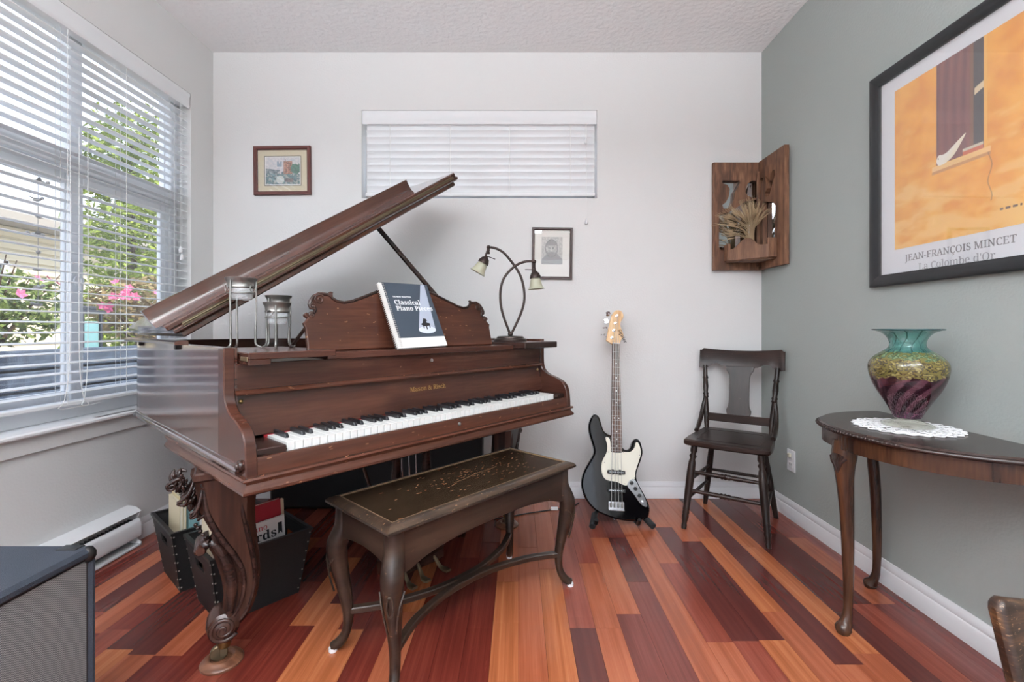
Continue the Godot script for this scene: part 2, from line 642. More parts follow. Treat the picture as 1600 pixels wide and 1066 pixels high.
func room() -> void:
	# floor: every plank in view is a piece, the strip behind the camera is plain boards
	var f := Shape.new()
	f.box(Vector3((XL + XR) / 2, -0.07, (ZB + ZR) / 2), Vector3(XR - XL + 0.32, 0.11, ZR - ZB + 0.32))
	var floor_o := put("floor", f, M.floorD)
	struct(floor_o, "glossy hardwood floor of red, orange and dark brown planks")
	# rows of planks: tone and the depth where it begins, from near to far
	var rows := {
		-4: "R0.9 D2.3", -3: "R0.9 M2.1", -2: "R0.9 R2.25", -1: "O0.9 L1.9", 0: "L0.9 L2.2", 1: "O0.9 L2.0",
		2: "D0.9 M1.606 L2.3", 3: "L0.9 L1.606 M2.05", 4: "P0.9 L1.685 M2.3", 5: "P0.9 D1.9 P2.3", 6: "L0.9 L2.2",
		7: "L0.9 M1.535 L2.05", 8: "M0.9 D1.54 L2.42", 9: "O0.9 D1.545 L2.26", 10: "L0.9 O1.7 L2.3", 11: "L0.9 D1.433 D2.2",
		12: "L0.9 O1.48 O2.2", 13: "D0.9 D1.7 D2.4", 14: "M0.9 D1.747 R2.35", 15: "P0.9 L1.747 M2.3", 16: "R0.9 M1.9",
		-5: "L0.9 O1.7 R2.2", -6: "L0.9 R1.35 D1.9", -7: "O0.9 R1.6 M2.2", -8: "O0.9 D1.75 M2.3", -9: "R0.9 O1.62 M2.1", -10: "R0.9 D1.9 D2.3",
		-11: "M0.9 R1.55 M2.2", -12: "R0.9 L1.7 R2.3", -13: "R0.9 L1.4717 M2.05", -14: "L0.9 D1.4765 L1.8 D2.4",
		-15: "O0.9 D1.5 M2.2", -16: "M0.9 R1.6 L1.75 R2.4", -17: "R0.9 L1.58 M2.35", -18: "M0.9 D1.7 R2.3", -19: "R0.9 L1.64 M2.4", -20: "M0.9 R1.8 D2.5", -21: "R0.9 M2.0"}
	rng.seed = 5
	for k in range(-22, 17):
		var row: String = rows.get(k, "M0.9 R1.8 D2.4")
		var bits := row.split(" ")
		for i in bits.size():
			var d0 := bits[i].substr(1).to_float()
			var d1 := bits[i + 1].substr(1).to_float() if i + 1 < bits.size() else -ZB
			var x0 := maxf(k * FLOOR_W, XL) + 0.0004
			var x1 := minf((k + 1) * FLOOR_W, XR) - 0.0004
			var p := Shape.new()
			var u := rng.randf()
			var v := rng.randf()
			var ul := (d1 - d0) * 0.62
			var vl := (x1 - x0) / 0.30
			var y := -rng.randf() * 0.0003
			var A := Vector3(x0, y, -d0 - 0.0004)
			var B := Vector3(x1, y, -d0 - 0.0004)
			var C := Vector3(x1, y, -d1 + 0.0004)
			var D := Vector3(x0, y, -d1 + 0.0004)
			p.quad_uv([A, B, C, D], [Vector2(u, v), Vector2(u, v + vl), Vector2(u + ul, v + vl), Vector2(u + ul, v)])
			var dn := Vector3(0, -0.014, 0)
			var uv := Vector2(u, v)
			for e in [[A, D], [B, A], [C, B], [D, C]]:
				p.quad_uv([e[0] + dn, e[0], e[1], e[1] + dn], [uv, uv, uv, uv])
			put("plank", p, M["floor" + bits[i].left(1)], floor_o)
	# boards behind the camera
	for k in range(-22, 17):
		var x0 := maxf(k * FLOOR_W, XL) + 0.0004
		var x1 := minf((k + 1) * FLOOR_W, XR) - 0.0004
		var p := Shape.new()
		var u := rng.randf()
		var v := rng.randf()
		var e := Vector3(0, -0.014, 0)
		p.quad_uv([Vector3(x0, 0, ZR), Vector3(x1, 0, ZR), Vector3(x1, 0, -0.9), Vector3(x0, 0, -0.9)], [Vector2(u, v), Vector2(u, v + 0.3), Vector2(u + 2.4, v + 0.3), Vector2(u + 2.4, v)])
		put("plank", p, M["floor" + ["L", "M", "R", "D", "P", "O"][rng.randi() % 6]], floor_o)

	# left wall with the big window opening (z -2.65 .. -1.42, y 0.645 .. 2.378)
	var w := Shape.new()
	var t := 0.17
	var xm := XL - t / 2
	var zf := ZB - t
	w.box(Vector3(xm, 0.645 / 2 - 0.06, (zf + ZR + t) / 2), Vector3(t, 0.645 + 0.12, ZR + t - zf))
	w.box(Vector3(xm, (2.378 + YC + 0.15) / 2, (zf + ZR + t) / 2), Vector3(t, YC + 0.15 - 2.378, ZR + t - zf))
	w.box(Vector3(xm, (0.645 + 2.378) / 2, (zf - 2.65) / 2), Vector3(t, 2.378 - 0.645, -2.65 - zf))
	w.box(Vector3(xm, (0.645 + 2.378) / 2, (-1.42 + ZR + t) / 2), Vector3(t, 2.378 - 0.645, ZR + t + 1.42))
	struct(put("wall_left", w, M.wall), "off-white wall with the large window")
	w = Shape.new()
	var bx0 := -0.9615
	var bx1 := 0.4827
	var by0 := 1.837
	var by1 := 2.378
	var zm := ZB - t / 2
	w.box(Vector3((XL + XR) / 2, by0 / 2 - 0.06, zm), Vector3(XR - XL, by0 + 0.12, t))
	w.box(Vector3((XL + XR) / 2, (by1 + YC + 0.15) / 2, zm), Vector3(XR - XL, YC + 0.15 - by1, t))
	w.box(Vector3((XL + bx0) / 2, (by0 + by1) / 2, zm), Vector3(bx0 - XL, by1 - by0, t))
	w.box(Vector3((XR + bx1) / 2, (by0 + by1) / 2, zm), Vector3(XR - bx1, by1 - by0, t))
	struct(put("wall_back", w, M.wall), "off-white wall behind the piano")
	w = Shape.new()
	w.box(Vector3(XR + t / 2, YC / 2, (zf + ZR + t) / 2), Vector3(t, YC + 0.3, ZR + t - zf))
	struct(put("wall_right", w, M.sage), "sage grey wall")
	# end of the room behind the camera; the wide patio window is added for daylight
	w = Shape.new()
	var rx0 := -1.72
	var rx1 := 1.34
	w.box(Vector3((XL + rx0) / 2, YC / 2, ZR + t / 2), Vector3(rx0 - XL, YC + 0.3, t))
	w.box(Vector3((XR + rx1) / 2, YC / 2, ZR + t / 2), Vector3(XR - rx1, YC + 0.3, t))
	w.box(Vector3((rx0 + rx1) / 2, (2.4 + YC + 0.15) / 2, ZR + t / 2), Vector3(rx1 - rx0, YC + 0.15 - 2.4, t))
	w.box(Vector3((rx0 + rx1) / 2, -0.06, ZR + t / 2), Vector3(rx1 - rx0, 0.16, t))
	struct(put("wall_rear", w, M.wall), "off-white wall at the far end of the room")
	w = Shape.new()
	for x in [rx0 + 0.03, (rx0 + rx1) / 2, rx1 - 0.03]:
		w.box(Vector3(x, 1.21, ZR + 0.08), Vector3(0.06, 2.38, 0.06), 0.004)
	w.box(Vector3((rx0 + rx1) / 2, 0.05, ZR + 0.08), Vector3(rx1 - rx0, 0.06, 0.06))
	w.box(Vector3((rx0 + rx1) / 2, 2.37, ZR + 0.08), Vector3(rx1 - rx0, 0.06, 0.06))
	var pd := struct(put("window_3", w, M.vinyl), "white patio door frame, added out of view to let in daylight")
	w = Shape.new()
	w.box(Vector3((rx0 + rx1) / 2, 1.21, ZR + 0.08), Vector3(rx1 - rx0 - 0.06, 2.28, 0.006))
	put("pane", w, M.glass, pd)
	w = Shape.new()
	w.box(Vector3((XL + XR) / 2, YC + 0.075, (ZB + ZR) / 2), Vector3(XR - XL + 0.34, 0.15, ZR - ZB + 0.34))
	struct(put("ceiling", w, M.ceiling), "white stippled ceiling")

	# baseboards: plinth with a moulded top
	var prof := V2([0, 0, 0.014, 0, 0.014, 0.062, 0.010, 0.068, 0.012, 0.078, 0.006, 0.092, 0.004, 0.1, 0, 0.1])
	var b := Shape.new()
	b.mould(V2([XL, ZB, XR, ZB]), prof, -1.0)
	struct(put("baseboard_back", b, M.trim), "white moulded baseboard of the back wall")
	b = Shape.new()
	b.mould(V2([XR, ZB + 0.012, XR, ZR]), prof, -1.0)
	struct(put("baseboard_right", b, M.trim), "white moulded baseboard of the grey wall")
	b = Shape.new()
	b.mould(V2([XL, ZB + 0.012, XL, -2.225]), prof, 1.0)
	struct(put("baseboard_left", b, M.trim), "white moulded baseboard below the window")

	# two flush ceiling panels, added behind the camera to fill the room with light
	for k in 2:
		var at := Vector3(-0.2, YC, 0.75 + k * 1.3)
		var cl := thing("added_ceiling_lamp", ["flat white fill light panel added on the ceiling just behind the viewer", "flat white fill light panel added on the ceiling nearer the patio door"][k], "ceiling lamp", at, 0.0, "added ceiling fill panels")
		var s := Shape.new()
		for q in [-1.0, 1.0]:
			s.box(Vector3(0, -0.02, q * 0.41), Vector3(1.24, 0.04, 0.02), 0.003)
			s.box(Vector3(q * 0.61, -0.02, 0), Vector3(0.02, 0.04, 0.80), 0.003)
		put("rim", s, M.trim, cl)
		s = Shape.new()
		s.box(Vector3(0, -0.024, 0), Vector3(1.2, 0.006, 0.8))
		var glow := mat(rgb8(250, 252, 255), 0.4)
		glow.emission_enabled = true
		glow.emission = rgb8(240, 246, 255)
		glow.emission_energy_multiplier = 2.0
		put("fill_lamp_diffuser", s, glow, cl)
		var al := AreaLight3D.new()
		al.name = "ceiling_fill_light"
		al.area_size = Vector2(1.2, 0.8)
		al.light_energy = CEILING_FILL_ENERGY
		al.light_color = FILL_COLOR
		al.shadow_enabled = true
		al.position = at + Vector3(0, -0.03, 0)
		al.rotation = Vector3(-PI / 2, 0, 0)
		add_child(al)
	# uplighters added behind the camera for soft fill off the ceiling
	for k in 2:
		var at := Vector3([-1.5, 1.15][k], 0, 0.75)
		var fl := thing("added_floor_lamp", ["white torchiere fill lamp added by the window wall behind the viewer", "white torchiere fill lamp added by the grey wall behind the viewer"][k], "floor lamp", at, 0.0, "added torchiere fill lamps")
		var s := Shape.new()
		s.lathe(V2([0, 0, 0.14, 0, 0.14, 0.015, 0.02, 0.03, 0, 0.03]), 24)
		put("base", s, M.trim, fl)
		s = Shape.new()
		s.lathe(V2([0.012, 0.03, 0.012, 1.72]), 12)
		put("pole", s, M.trim, fl)
		s = Shape.new()
		s.lathe(V2([0.0, 1.70, 0.05, 1.71, 0.14, 1.76, 0.19, 1.82, 0.186, 1.82, 0.136, 1.766, 0.05, 1.718, 0, 1.712]), 28)
		put("fill_lamp_bowl", s, M.trim, fl)
		s = Shape.new()
		s.lathe(V2([0, 1.776, 0.12, 1.776, 0.12, 1.772, 0, 1.772]), 24)
		var glow := mat(rgb8(250, 252, 255), 0.4)
		glow.emission_enabled = true
		glow.emission = rgb8(240, 246, 255)
		glow.emission_energy_multiplier = 2.0
		put("fill_lamp_disc", s, glow, fl)
		var al := AreaLight3D.new()
		al.name = "fill_uplight"
		al.area_size = Vector2(0.2, 0.2)
		al.light_energy = UPLIGHT_FILL_ENERGY
		al.light_color = FILL_COLOR
		al.shadow_enabled = true
		al.position = at + Vector3(0, 1.79, 0)
		al.rotation = Vector3(PI / 2, 0, 0)
		add_child(al)

# ---------------------------------------------------------------- windows, blinds and what lies outside
func slat_mesh(length: float, width := 0.05) -> Shape:
	# thin board with a slight crown, length along z
	var top := []
	var bot := []
	for k in 5:
		var x := -width / 2 + width * k / 4.0
		var y := 0.003 * (1.0 - pow(2.0 * x / width, 2))
		top.append(Vector2(x, y + 0.0014))
		bot.push_front(Vector2(x, y - 0.0014))
	var s := Shape.new()
	s.extrude(top + bot, length, 0.0, Transform3D.IDENTITY, 0.3)
	return s

func acorn(parent: Node, p: Vector3, called := "tassel") -> void:
	var s := Shape.new()
	s.lathe(V2([0, -0.016, 0.008, -0.015, 0.0105, -0.006, 0.008, 0.006, 0.003, 0.018, 0.0, 0.02]), 10, T(p))
	put(called, s, M.trim, parent)

func windows() -> void:
	# --- big window in the left wall
	var z0 := -2.65
	var z1 := -1.42
	var y0 := 0.648
	var y1 := 2.378
	var xf := -1.985
	var s := Shape.new()
	var fw := 0.05
	for z in [z0 + fw / 2, z1 - fw / 2]:
		s.box(Vector3(xf, (y0 + y1) / 2, z), Vector3(0.07, y1 - y0, fw), 0.004)
	for y in [y0 + 0.03, y1 - 0.03]:
		s.box(Vector3(xf, y, (z0 + z1) / 2), Vector3(0.07, 0.06, z1 - z0 - 2 * fw), 0.004)
	s.box(Vector3(xf, 1.77, (z0 + z1) / 2), Vector3(0.07, 0.07, z1 - z0 - 2 * fw), 0.004)
	s.box(Vector3(xf, 2.06, -2.05), Vector3(0.06, 0.53, 0.06), 0.004)
	var w1 := put("window_1", s, M.vinyl)
	struct(w1, "white vinyl sliding window behind the open blind")
	for a in [[z0 + 0.05, -2.03, xf + 0.012], [-2.09, z1 - 0.05, xf - 0.014]]:
		s = Shape.new()
		for z in [a[0] + 0.03, a[1] - 0.03]:
			s.box(Vector3(a[2], 1.22, z), Vector3(0.024, 1.03, 0.06), 0.003)
		for y in [0.735, 1.705]:
			s.box(Vector3(a[2], y, (a[0] + a[1]) / 2), Vector3(0.024, 0.06, a[1] - a[0] - 0.12), 0.003)
		var sash := put("sash", s, M.vinyl, w1)
		s = Shape.new()
		s.box(Vector3(a[2], 1.22, (a[0] + a[1]) / 2), Vector3(0.005, 0.92, a[1] - a[0] - 0.11))
		put("pane", s, M.glass, sash)
	for a in [[z0 + 0.05, -2.08], [-2.02, z1 - 0.05]]:
		s = Shape.new()
		s.box(Vector3(xf, 2.06, (a[0] + a[1]) / 2), Vector3(0.005, 0.52, a[1] - a[0]))
		put("pane", s, M.glass, w1)
	s = Shape.new()
	s.lathe(V2([0, 0, 0.024, 0, 0.024, 0.008, 0.012, 0.014, 0, 0.015]), 14, Transform3D(Basis(Vector3.FORWARD, PI / 2), Vector3(xf + 0.026, 1.25, -2.06)).rotated_local(Vector3.UP, 0))
	s.box(Vector3(xf + 0.043, 1.235, -2.06), Vector3(0.01, 0.06, 0.014), 0.003)
	put("latch", s, M.trim, w1)
	# stool and apron
	s = Shape.new()
	s.box(Vector3(-1.915, 0.638, (z0 + z1) / 2), Vector3(0.17, 0.02, z1 - z0 + 0.0), 0.006)
	s.box(Vector3(-1.857, 0.638, (z0 + z1) / 2), Vector3(0.03, 0.02, z1 - z0 + 0.12), 0.006)
	struct(put("trim_1", s, M.trim), "white window stool below the blind")
	s = Shape.new()
	s.box(Vector3(-1.864, 0.5945, (z0 + z1) / 2), Vector3(0.016, 0.067, z1 - z0 + 0.1), 0.002)
	struct(put("trim_2", s, M.wall), "painted apron board below the window stool")
	# blind of wide slats, turned level
	var b := thing("window_blind", "white slatted blind with level open slats over the large left window", "blind", Vector3(-1.908, 0.70, (z0 + z1) / 2))
	var ln := z1 - z0 - 0.03
	var sl := slat_mesh(ln)
	sl.st.generate_normals()
	var slm := sl.st.commit()
	var ny := 0
	var y := 0.0662
	while y < 1.60:
		var o := MeshInstance3D.new()
		o.name = "slat"
		o.mesh = slm
		o.material_override = M.slat
		o.position = Vector3(0, y, 0)
		o.rotation.z = deg_to_rad(-4.0)
		b.add_child(o, true)
		y += 0.0426
		ny += 1
	s = Shape.new()
	s.box(Vector3(0, 0.022, 0), Vector3(0.05, 0.018, ln), 0.004)
	put("bottom_rail", s, M.slat, b)
	s = Shape.new()
	s.box(Vector3(0.0, 1.64, 0), Vector3(0.05, 0.045, ln), 0.003)
	put("head_rail", s, M.slat, b)
	s = Shape.new()
	s.extrude(V2([0, 1.59, 0.006, 1.59, 0.010, 1.602, 0.008, 1.612, 0.008, 1.65, 0.012, 1.664, 0.012, 1.674, 0, 1.674]), ln + 0.01, 0.0, T(Vector3(0.026, 0, 0)))
	put("valance", s, M.slat, b)
	for z in [-0.5, -0.19, 0.1, 0.42]:
		s = Shape.new()
		for x in [-0.026, 0.026]:
			s.tube([Vector3(x, 0.02, z), Vector3(x, 1.6, z)], 0.0011, 5)
		s.tube([Vector3(0, 0.02, z + 0.004), Vector3(0, 1.6, z + 0.004)], 0.0011, 5)
		put("ladder_cord", s, M.cord, b)
	for q in [[-0.545, 0.75], [-0.535, 0.79]]:
		s = Shape.new()
		s.tube([Vector3(0.034, q[1], q[0]), Vector3(0.034, 1.6, q[0])], 0.0012, 5)
		put("pull_cord", s, M.cord, b)
		acorn(b, Vector3(0.034, q[1] - 0.015, q[0]))
	for q in [[0.02, 0.04], [0.06, -0.03], [0.1, 0.06]]:
		s = Shape.new()
		s.tube(curve3([Vector3(0.036, 1.2, q[0]), Vector3(0.036, 0.3, q[0]), Vector3(0.04, 0.06, q[0] + q[1] * 0.4), Vector3(0.05, 0.012, q[0] + q[1]), Vector3(0.05, 0.01, q[0] - q[1])], 6), 0.0014, 5)
		put("lift_cord", s, M.cord, b)

	# --- high window in the back wall, blind closed
	var bx0 := -0.9615
	var bx1 := 0.4827
	var by0 := 1.837
	var by1 := 2.378
	var xm := (bx0 + bx1) / 2
	var bw := bx1 - bx0
	s = Shape.new()
	var zf := ZB - 0.12
	for x in [bx0 + 0.025, bx1 - 0.025, xm]:
		s.box(Vector3(x, (by0 + by1) / 2, zf), Vector3(0.05, by1 - by0, 0.06), 0.003)
	for yy in [by0 + 0.025, by1 - 0.025]:
		s.box(Vector3(xm, yy, zf), Vector3(bw, 0.05, 0.06), 0.003)
	var w2 := put("window_2", s, M.vinyl)
	struct(w2, "wide high window behind the closed blind")
	for x in [-1, 1]:
		s = Shape.new()
		s.box(Vector3(xm + x * bw / 4, (by0 + by1) / 2, zf), Vector3(bw / 2 - 0.07, by1 - by0 - 0.1, 0.005))
		put("pane", s, M.glass, w2)
	b = thing("window_blind", "white slatted blind, closed, over the high back window", "blind", Vector3(xm, by0, ZB - 0.034))
	var sw := bw - 0.03
	var sl2 := slat_mesh(sw, 0.05)
	sl2.st.generate_normals()
	var slm2 := sl2.st.commit()
	y = 0.062
	while y < 0.475:
		var o := MeshInstance3D.new()
		o.name = "slat"
		o.mesh = slm2
		o.material_override = M.slat
		o.position = Vector3(0.005, y, 0)
		o.basis = Basis(Vector3.RIGHT, deg_to_rad(-66.0)) * Basis(Vector3.UP, PI / 2)
		b.add_child(o, true)
		y += 0.0432
	s = Shape.new()
	s.box(Vector3(0.005, 0.026, 0.004), Vector3(sw, 0.022, 0.045), 0.004)
	put("bottom_rail", s, M.slat, b)
	s = Shape.new()
	s.extrude(V2([0, 0.458, 0.007, 0.458, 0.011, 0.47, 0.008, 0.48, 0.008, 0.515, 0.013, 0.53, 0.013, 0.539, 0, 0.539]), bw - 0.004, 0.0, Transform3D(Basis(Vector3.UP, -PI / 2), Vector3(0, 0, 0.02)))
	put("valance", s, M.slat, b)
	for x in [-0.55, -0.18, 0.185, 0.56]:
		s = Shape.new()
		s.tube([Vector3(x, 0.03, 0.026), Vector3(x, 0.46, 0.026)], 0.0014, 5)
		put("ladder_cord", s, M.cord, b)
	for q in [[0.65, 0.36], [0.655, -0.13]]:
		s = Shape.new()
		s.tube([Vector3(q[0], q[1], 0.042), Vector3(q[0], 0.46, 0.038)], 0.0012, 5)
		put("pull_cord", s, M.cord, b)
		acorn(b, Vector3(q[0], q[1] - 0.015, 0.042))

func leaves(s: Shape, c: Vector3, r: Vector3, n: int, size: float, flat := 0.45) -> void:
	for k in n:
		var d := Vector3(rng.randfn(), rng.randfn(), rng.randfn()).normalized() * pow(rng.randf(), 0.35)
		var p := c + d * r
		var a := Vector3(rng.randfn(), rng.randfn() * 0.6, rng.randfn()).normalized()
		var b := a.cross(Vector3(rng.randfn(), rng.randfn(), rng.randfn()).normalized()).normalized()
		var l := size * rng.randf_range(0.6, 1.3)
		s.quad(p - a * l * 0.5, p + b * l * flat * 0.5, p + a * l * 0.5, p - b * l * flat * 0.5)

func outside() -> void:
	rng.seed = 77
	var s := Shape.new()
	s.box(Vector3(-8, -0.35, -2), Vector3(44, 0.2, 44))
	var ground := put("ground", s, tri_mat(speckle(rgb8(142, 138, 130), rgb8(170, 166, 158), 0.05, 12), 0.9, 0.6, true))
	struct(ground, "pale patio ground outside the windows")
	# slatted blue-grey raised wall below the window
	var p := thing("slatted_planter", "blue-grey slatted raised planter seen through the left window", "planter", Vector3(-3.25, -0.25, -3.2))
	var navy := tri_mat(speckle(rgb8(46, 58, 76), rgb8(66, 80, 100), 0.03, 31), 0.55, 1.5)
	var nb := 8
	for k in nb:
		s = Shape.new()
		s.box(Vector3(0.0, 0.08 + k * 0.143, 0), Vector3(0.03, 0.128, 4.6), 0.008)
		put("slat", s, navy, p)
	for z in [-2.2, -0.7, 0.75, 2.2]:
		s = Shape.new()
		s.box(Vector3(-0.04, 0.57, z), Vector3(0.05, 1.14, 0.09), 0.004)
		put("post", s, navy, p)
	s = Shape.new()
	s.box(Vector3(-0.45, 0.55, 0), Vector3(0.76, 1.1, 4.5))
	put("soil_bed", s, mat(rgb8(48, 40, 34), 0.95), p)
	# flowering shrubs
	var leaf_a := tri_mat(speckle(rgb8(62, 84, 34), rgb8(150, 165, 82), 0.12, 51), 0.6, 4.0, true)
	leaf_a.backlight_enabled = true
	leaf_a.backlight = Color(0.25, 0.3, 0.1)
	var leaf_b := tri_mat(speckle(rgb8(96, 88, 54), rgb8(176, 150, 104), 0.12, 52), 0.6, 4.0, true)
	var pink := mat(rgb8(206, 98, 140), 0.6)
	pink.backlight_enabled = true
	pink.backlight = Color(0.3, 0.1, 0.16)
	var fl := Shape.new()
	for k in 5:
		var a := TAU * k / 5
		var d := Vector3(cos(a), 0.25, sin(a))
		var e := Vector3(-sin(a), 0, cos(a))
		fl.quad(Vector3(0, 0, 0), d * 0.022 - e * 0.015, d * 0.038 + Vector3(0, 0.006, 0), d * 0.022 + e * 0.015)
	fl.st.generate_normals()
	var flm := fl.st.commit()
	for a in [["pink_shrub", "pink-flowered shrub with fresh green leaves left of the window mullion", Vector3(-3.75, 0.86, -3.25), Vector3(0.36, 0.30, 0.6), leaf_a, 18],
			["pink_shrub", "pink-flowered shrub with bronze leaves right of the window mullion", Vector3(-3.8, 0.86, -4.75), Vector3(0.36, 0.34, 0.62), leaf_b, 34]]:
		var sh := thing(a[0], a[1], "shrub", a[2] + Vector3(0, 0, 0), 0.0, "pink shrubs outside the window")
		s = Shape.new()
		leaves(s, Vector3(0, a[3].y + 0.03, 0), a[3], 1500, 0.075)
		put("foliage", s, a[4], sh).set_meta("kind", "stuff")
		s = Shape.new()
		for k in 9:
			var e := Vector3(rng.randf_range(-0.3, 0.3), rng.randf_range(0.3, 0.7), rng.randf_range(-0.5, 0.5))
			s.tube([Vector3(e.x * 0.1, 0, e.z * 0.1), e * 0.6, e], [0.012, 0.008, 0.003], 5)
		put("stems", s, mat(rgb8(86, 66, 48), 0.9), sh)
		for k in a[5]:
			var d := Vector3(rng.randf_range(0.1, 1.0), rng.randf_range(-0.2, 1.0), rng.randfn() * 0.7).normalized()
			var o := MeshInstance3D.new()
			o.name = "flower"
			o.mesh = flm
			o.material_override = pink
			o.position = Vector3(0, a[3].y + 0.03, 0) + d * a[3] * 1.0
			o.basis = Basis(Quaternion(Vector3.UP, d)).rotated(d, rng.randf() * TAU)
			sh.add_child(o, true)
	# cedar beyond
	var cedar_m := tri_mat(speckle(rgb8(74, 100, 34), rgb8(186, 198, 84), 0.1, 61), 0.7, 2.5, true)
	cedar_m.backlight_enabled = true
	cedar_m.backlight = Color(0.25, 0.3, 0.08)
	var c := thing("cedar_tree", "tall bright green cedar seen through the right-hand window sash", "tree", Vector3(-5.3, -0.25, -6.35))
	s = Shape.new()
	for k in 26:
		var h := 0.5 + 3.7 * k / 26.0
		leaves(s, Vector3(rng.randf_range(-0.2, 0.2), h, rng.randf_range(-0.2, 0.2)), Vector3(0.62, 0.3, 0.62) * (1.0 - 0.2 * k / 26.0), 260, 0.13, 0.35)
	put("foliage", s, cedar_m, c).set_meta("kind", "stuff")
	s = Shape.new()
	s.tube([Vector3.ZERO, Vector3(0, 2, 0), Vector3(0, 4, 0)], [0.09, 0.06, 0.02], 8)
	put("trunk", s, mat(rgb8(84, 62, 46), 0.9), c)
	# teal lantern box on the planter
	var tb := thing("glass_lantern", "pale teal box lantern with dark frame standing outside on the planter", "lantern", Vector3(-3.75, 0.85, -3.98))
	s = Shape.new()
	s.box(Vector3(0, 0.13, 0), Vector3(0.16, 0.24, 0.16), 0.01)
	put("body", s, mat(rgb8(120, 168, 176), 0.4), tb)
	s = Shape.new()
	for x in [-0.085, 0.085]:
		for z in [-0.085, 0.085]:
			s.box(Vector3(x, 0.16, z), Vector3(0.018, 0.32, 0.018))
	s.box(Vector3(0, 0.33, 0), Vector3(0.22, 0.03, 0.22), 0.006)
	s.box(Vector3(0, 0.36, 0), Vector3(0.14, 0.04, 0.14), 0.01)
	s.box(Vector3(0, 0.008, 0), Vector3(0.19, 0.016, 0.19))
	put("frame", s, mat(rgb8(44, 50, 60), 0.5), tb)
	# neighbouring house
	var h := thing("neighbour_house", "pale beige house with white trim far outside the left window", "house", Vector3(-11.0, -0.25, -8.0))
	s = Shape.new()
	s.box(Vector3(0, 1.55, 0), Vector3(5, 3.1, 12))
	put("wall", s, mat(rgb8(206, 196, 172), 0.9), h)
	for k in 15:
		s = Shape.new()
		s.box(Vector3(2.515, 0.1 + k * 0.2, 0), Vector3(0.03, 0.17, 12), 0.01)
		put("siding_board", s, mat(rgb8(210, 201, 178), 0.85), h)
	s = Shape.new()
	s.extrude(V2([-3.1, 3.0, 3.1, 3.0, 3.1, 3.12, 0, 4.1, -3.1, 3.12]), 13.0)
	put("roof", s, mat(rgb8(150, 146, 142), 0.9), h)
	for z in [-3.0, 1.0, 4.0]:
		s = Shape.new()
		for q in [[0, 0.62, 1.3, 0.08], [0, -0.62, 1.3, 0.08]]:
			s.box(Vector3(2.55, 1.75 + q[1], z), Vector3(0.06, q[3], q[2]))
		for q in [-0.62, 0.0, 0.62]:
			s.box(Vector3(2.55, 1.75, z + q), Vector3(0.06, 1.3, 0.08))
		var wf := put("window", s, M.vinyl, h)
		s = Shape.new()
		s.box(Vector3(2.535, 1.75, z), Vector3(0.02, 1.2, 1.2))
		put("pane", s, mat(rgb8(120, 130, 140), 0.1), wf)
	# hanging birds
	var hb := thing("bird_mobile", "string of small grey metal birds hanging outside the left sash", "wind chime", Vector3(-2.25, 1.12, -2.17))
	s = Shape.new()
	s.tube([Vector3(0, 0, 0), Vector3(0.0, 0.74, 0.0)], 0.0012, 5)
	put("string", s, mat(rgb8(120, 120, 118), 0.6), hb)
	s = Shape.new()
	s.tube([Vector3(0, 0.74, 0), Vector3(0.05, 0.76, 0), Vector3(0.235, 0.76, 0)], 0.003, 6)
	put("hook", s, mat(rgb8(90, 90, 90), 0.5, 0.6), hb)
	for k in 9:
		s = Shape.new()
		var sc := 0.9 + 0.25 * sin(k * 2.1)
		s.ball(Vector3.ZERO, 0.011 * sc, 8, Vector3(1, 0.9, 2.4))
		s.ball(Vector3(0, 0.006, 0.03 * sc), 0.008 * sc, 8)
		s.tri(Vector3(0, 0.004, 0.012) * sc, Vector3(0.045, 0.014, -0.018) * sc, Vector3(0, 0.004, -0.014) * sc)
		s.tri(Vector3(0, 0.004, 0.012) * sc, Vector3(0, 0.004, -0.014) * sc, Vector3(-0.045, 0.014, -0.018) * sc)
		s.tri(Vector3(-0.004, 0, -0.02) * sc, Vector3(0.012, 0, -0.045) * sc, Vector3(-0.012, 0, -0.045) * sc)
		put("bird", s, mat(rgb8(150, 146, 142), 0.4, 0.5), hb, Transform3D(Basis(Vector3.UP, k * 1.3), Vector3(0.006 * sin(k * 3.0), 0.03 + k * 0.082, 0)))

# ---------------------------------------------------------------- grand piano
const PU := 1.4636        # width of the case
const P_AT := Vector3(-0.6837, 0, -1.15)
const P_TURN := 0.8605
var P_SIDE := Basis(Vector3.UP, PI / 2)      # draws (w, y) profiles across the case

func pw(u: float, y: float, w: float) -> Vector3:
	return P_AT + Basis(Vector3.UP, P_TURN) * Vector3(u, y, -w)

func rim_line(o: float) -> Array:
	# plan of the case from the bass arm round the tail to the treble arm, moved out by o; (x, z)
	var pts := V2([0.0105, 0.176, 0.0105, 0.7, 0.0105, 1.2, 0.03, 1.32, 0.09, 1.395, 0.19, 1.42, 0.36, 1.425, 0.53, 1.405, 0.68, 1.34, 0.80, 1.22, 0.90, 1.06, 1.02, 0.92, 1.18, 0.82, 1.34, 0.74, 1.43, 0.64, 1.453, 0.52, 1.453, 0.36, 1.453, 0.176])
	var c := curve2(pts, 3)
	var r := []
	for k in c.size():
		var d: Vector2 = (c[mini(k + 1, c.size() - 1)] - c[maxi(k - 1, 0)]).normalized()
		r.append(Vector2(c[k].x - d.y * o, -(c[k].y + d.x * o)))
	return r

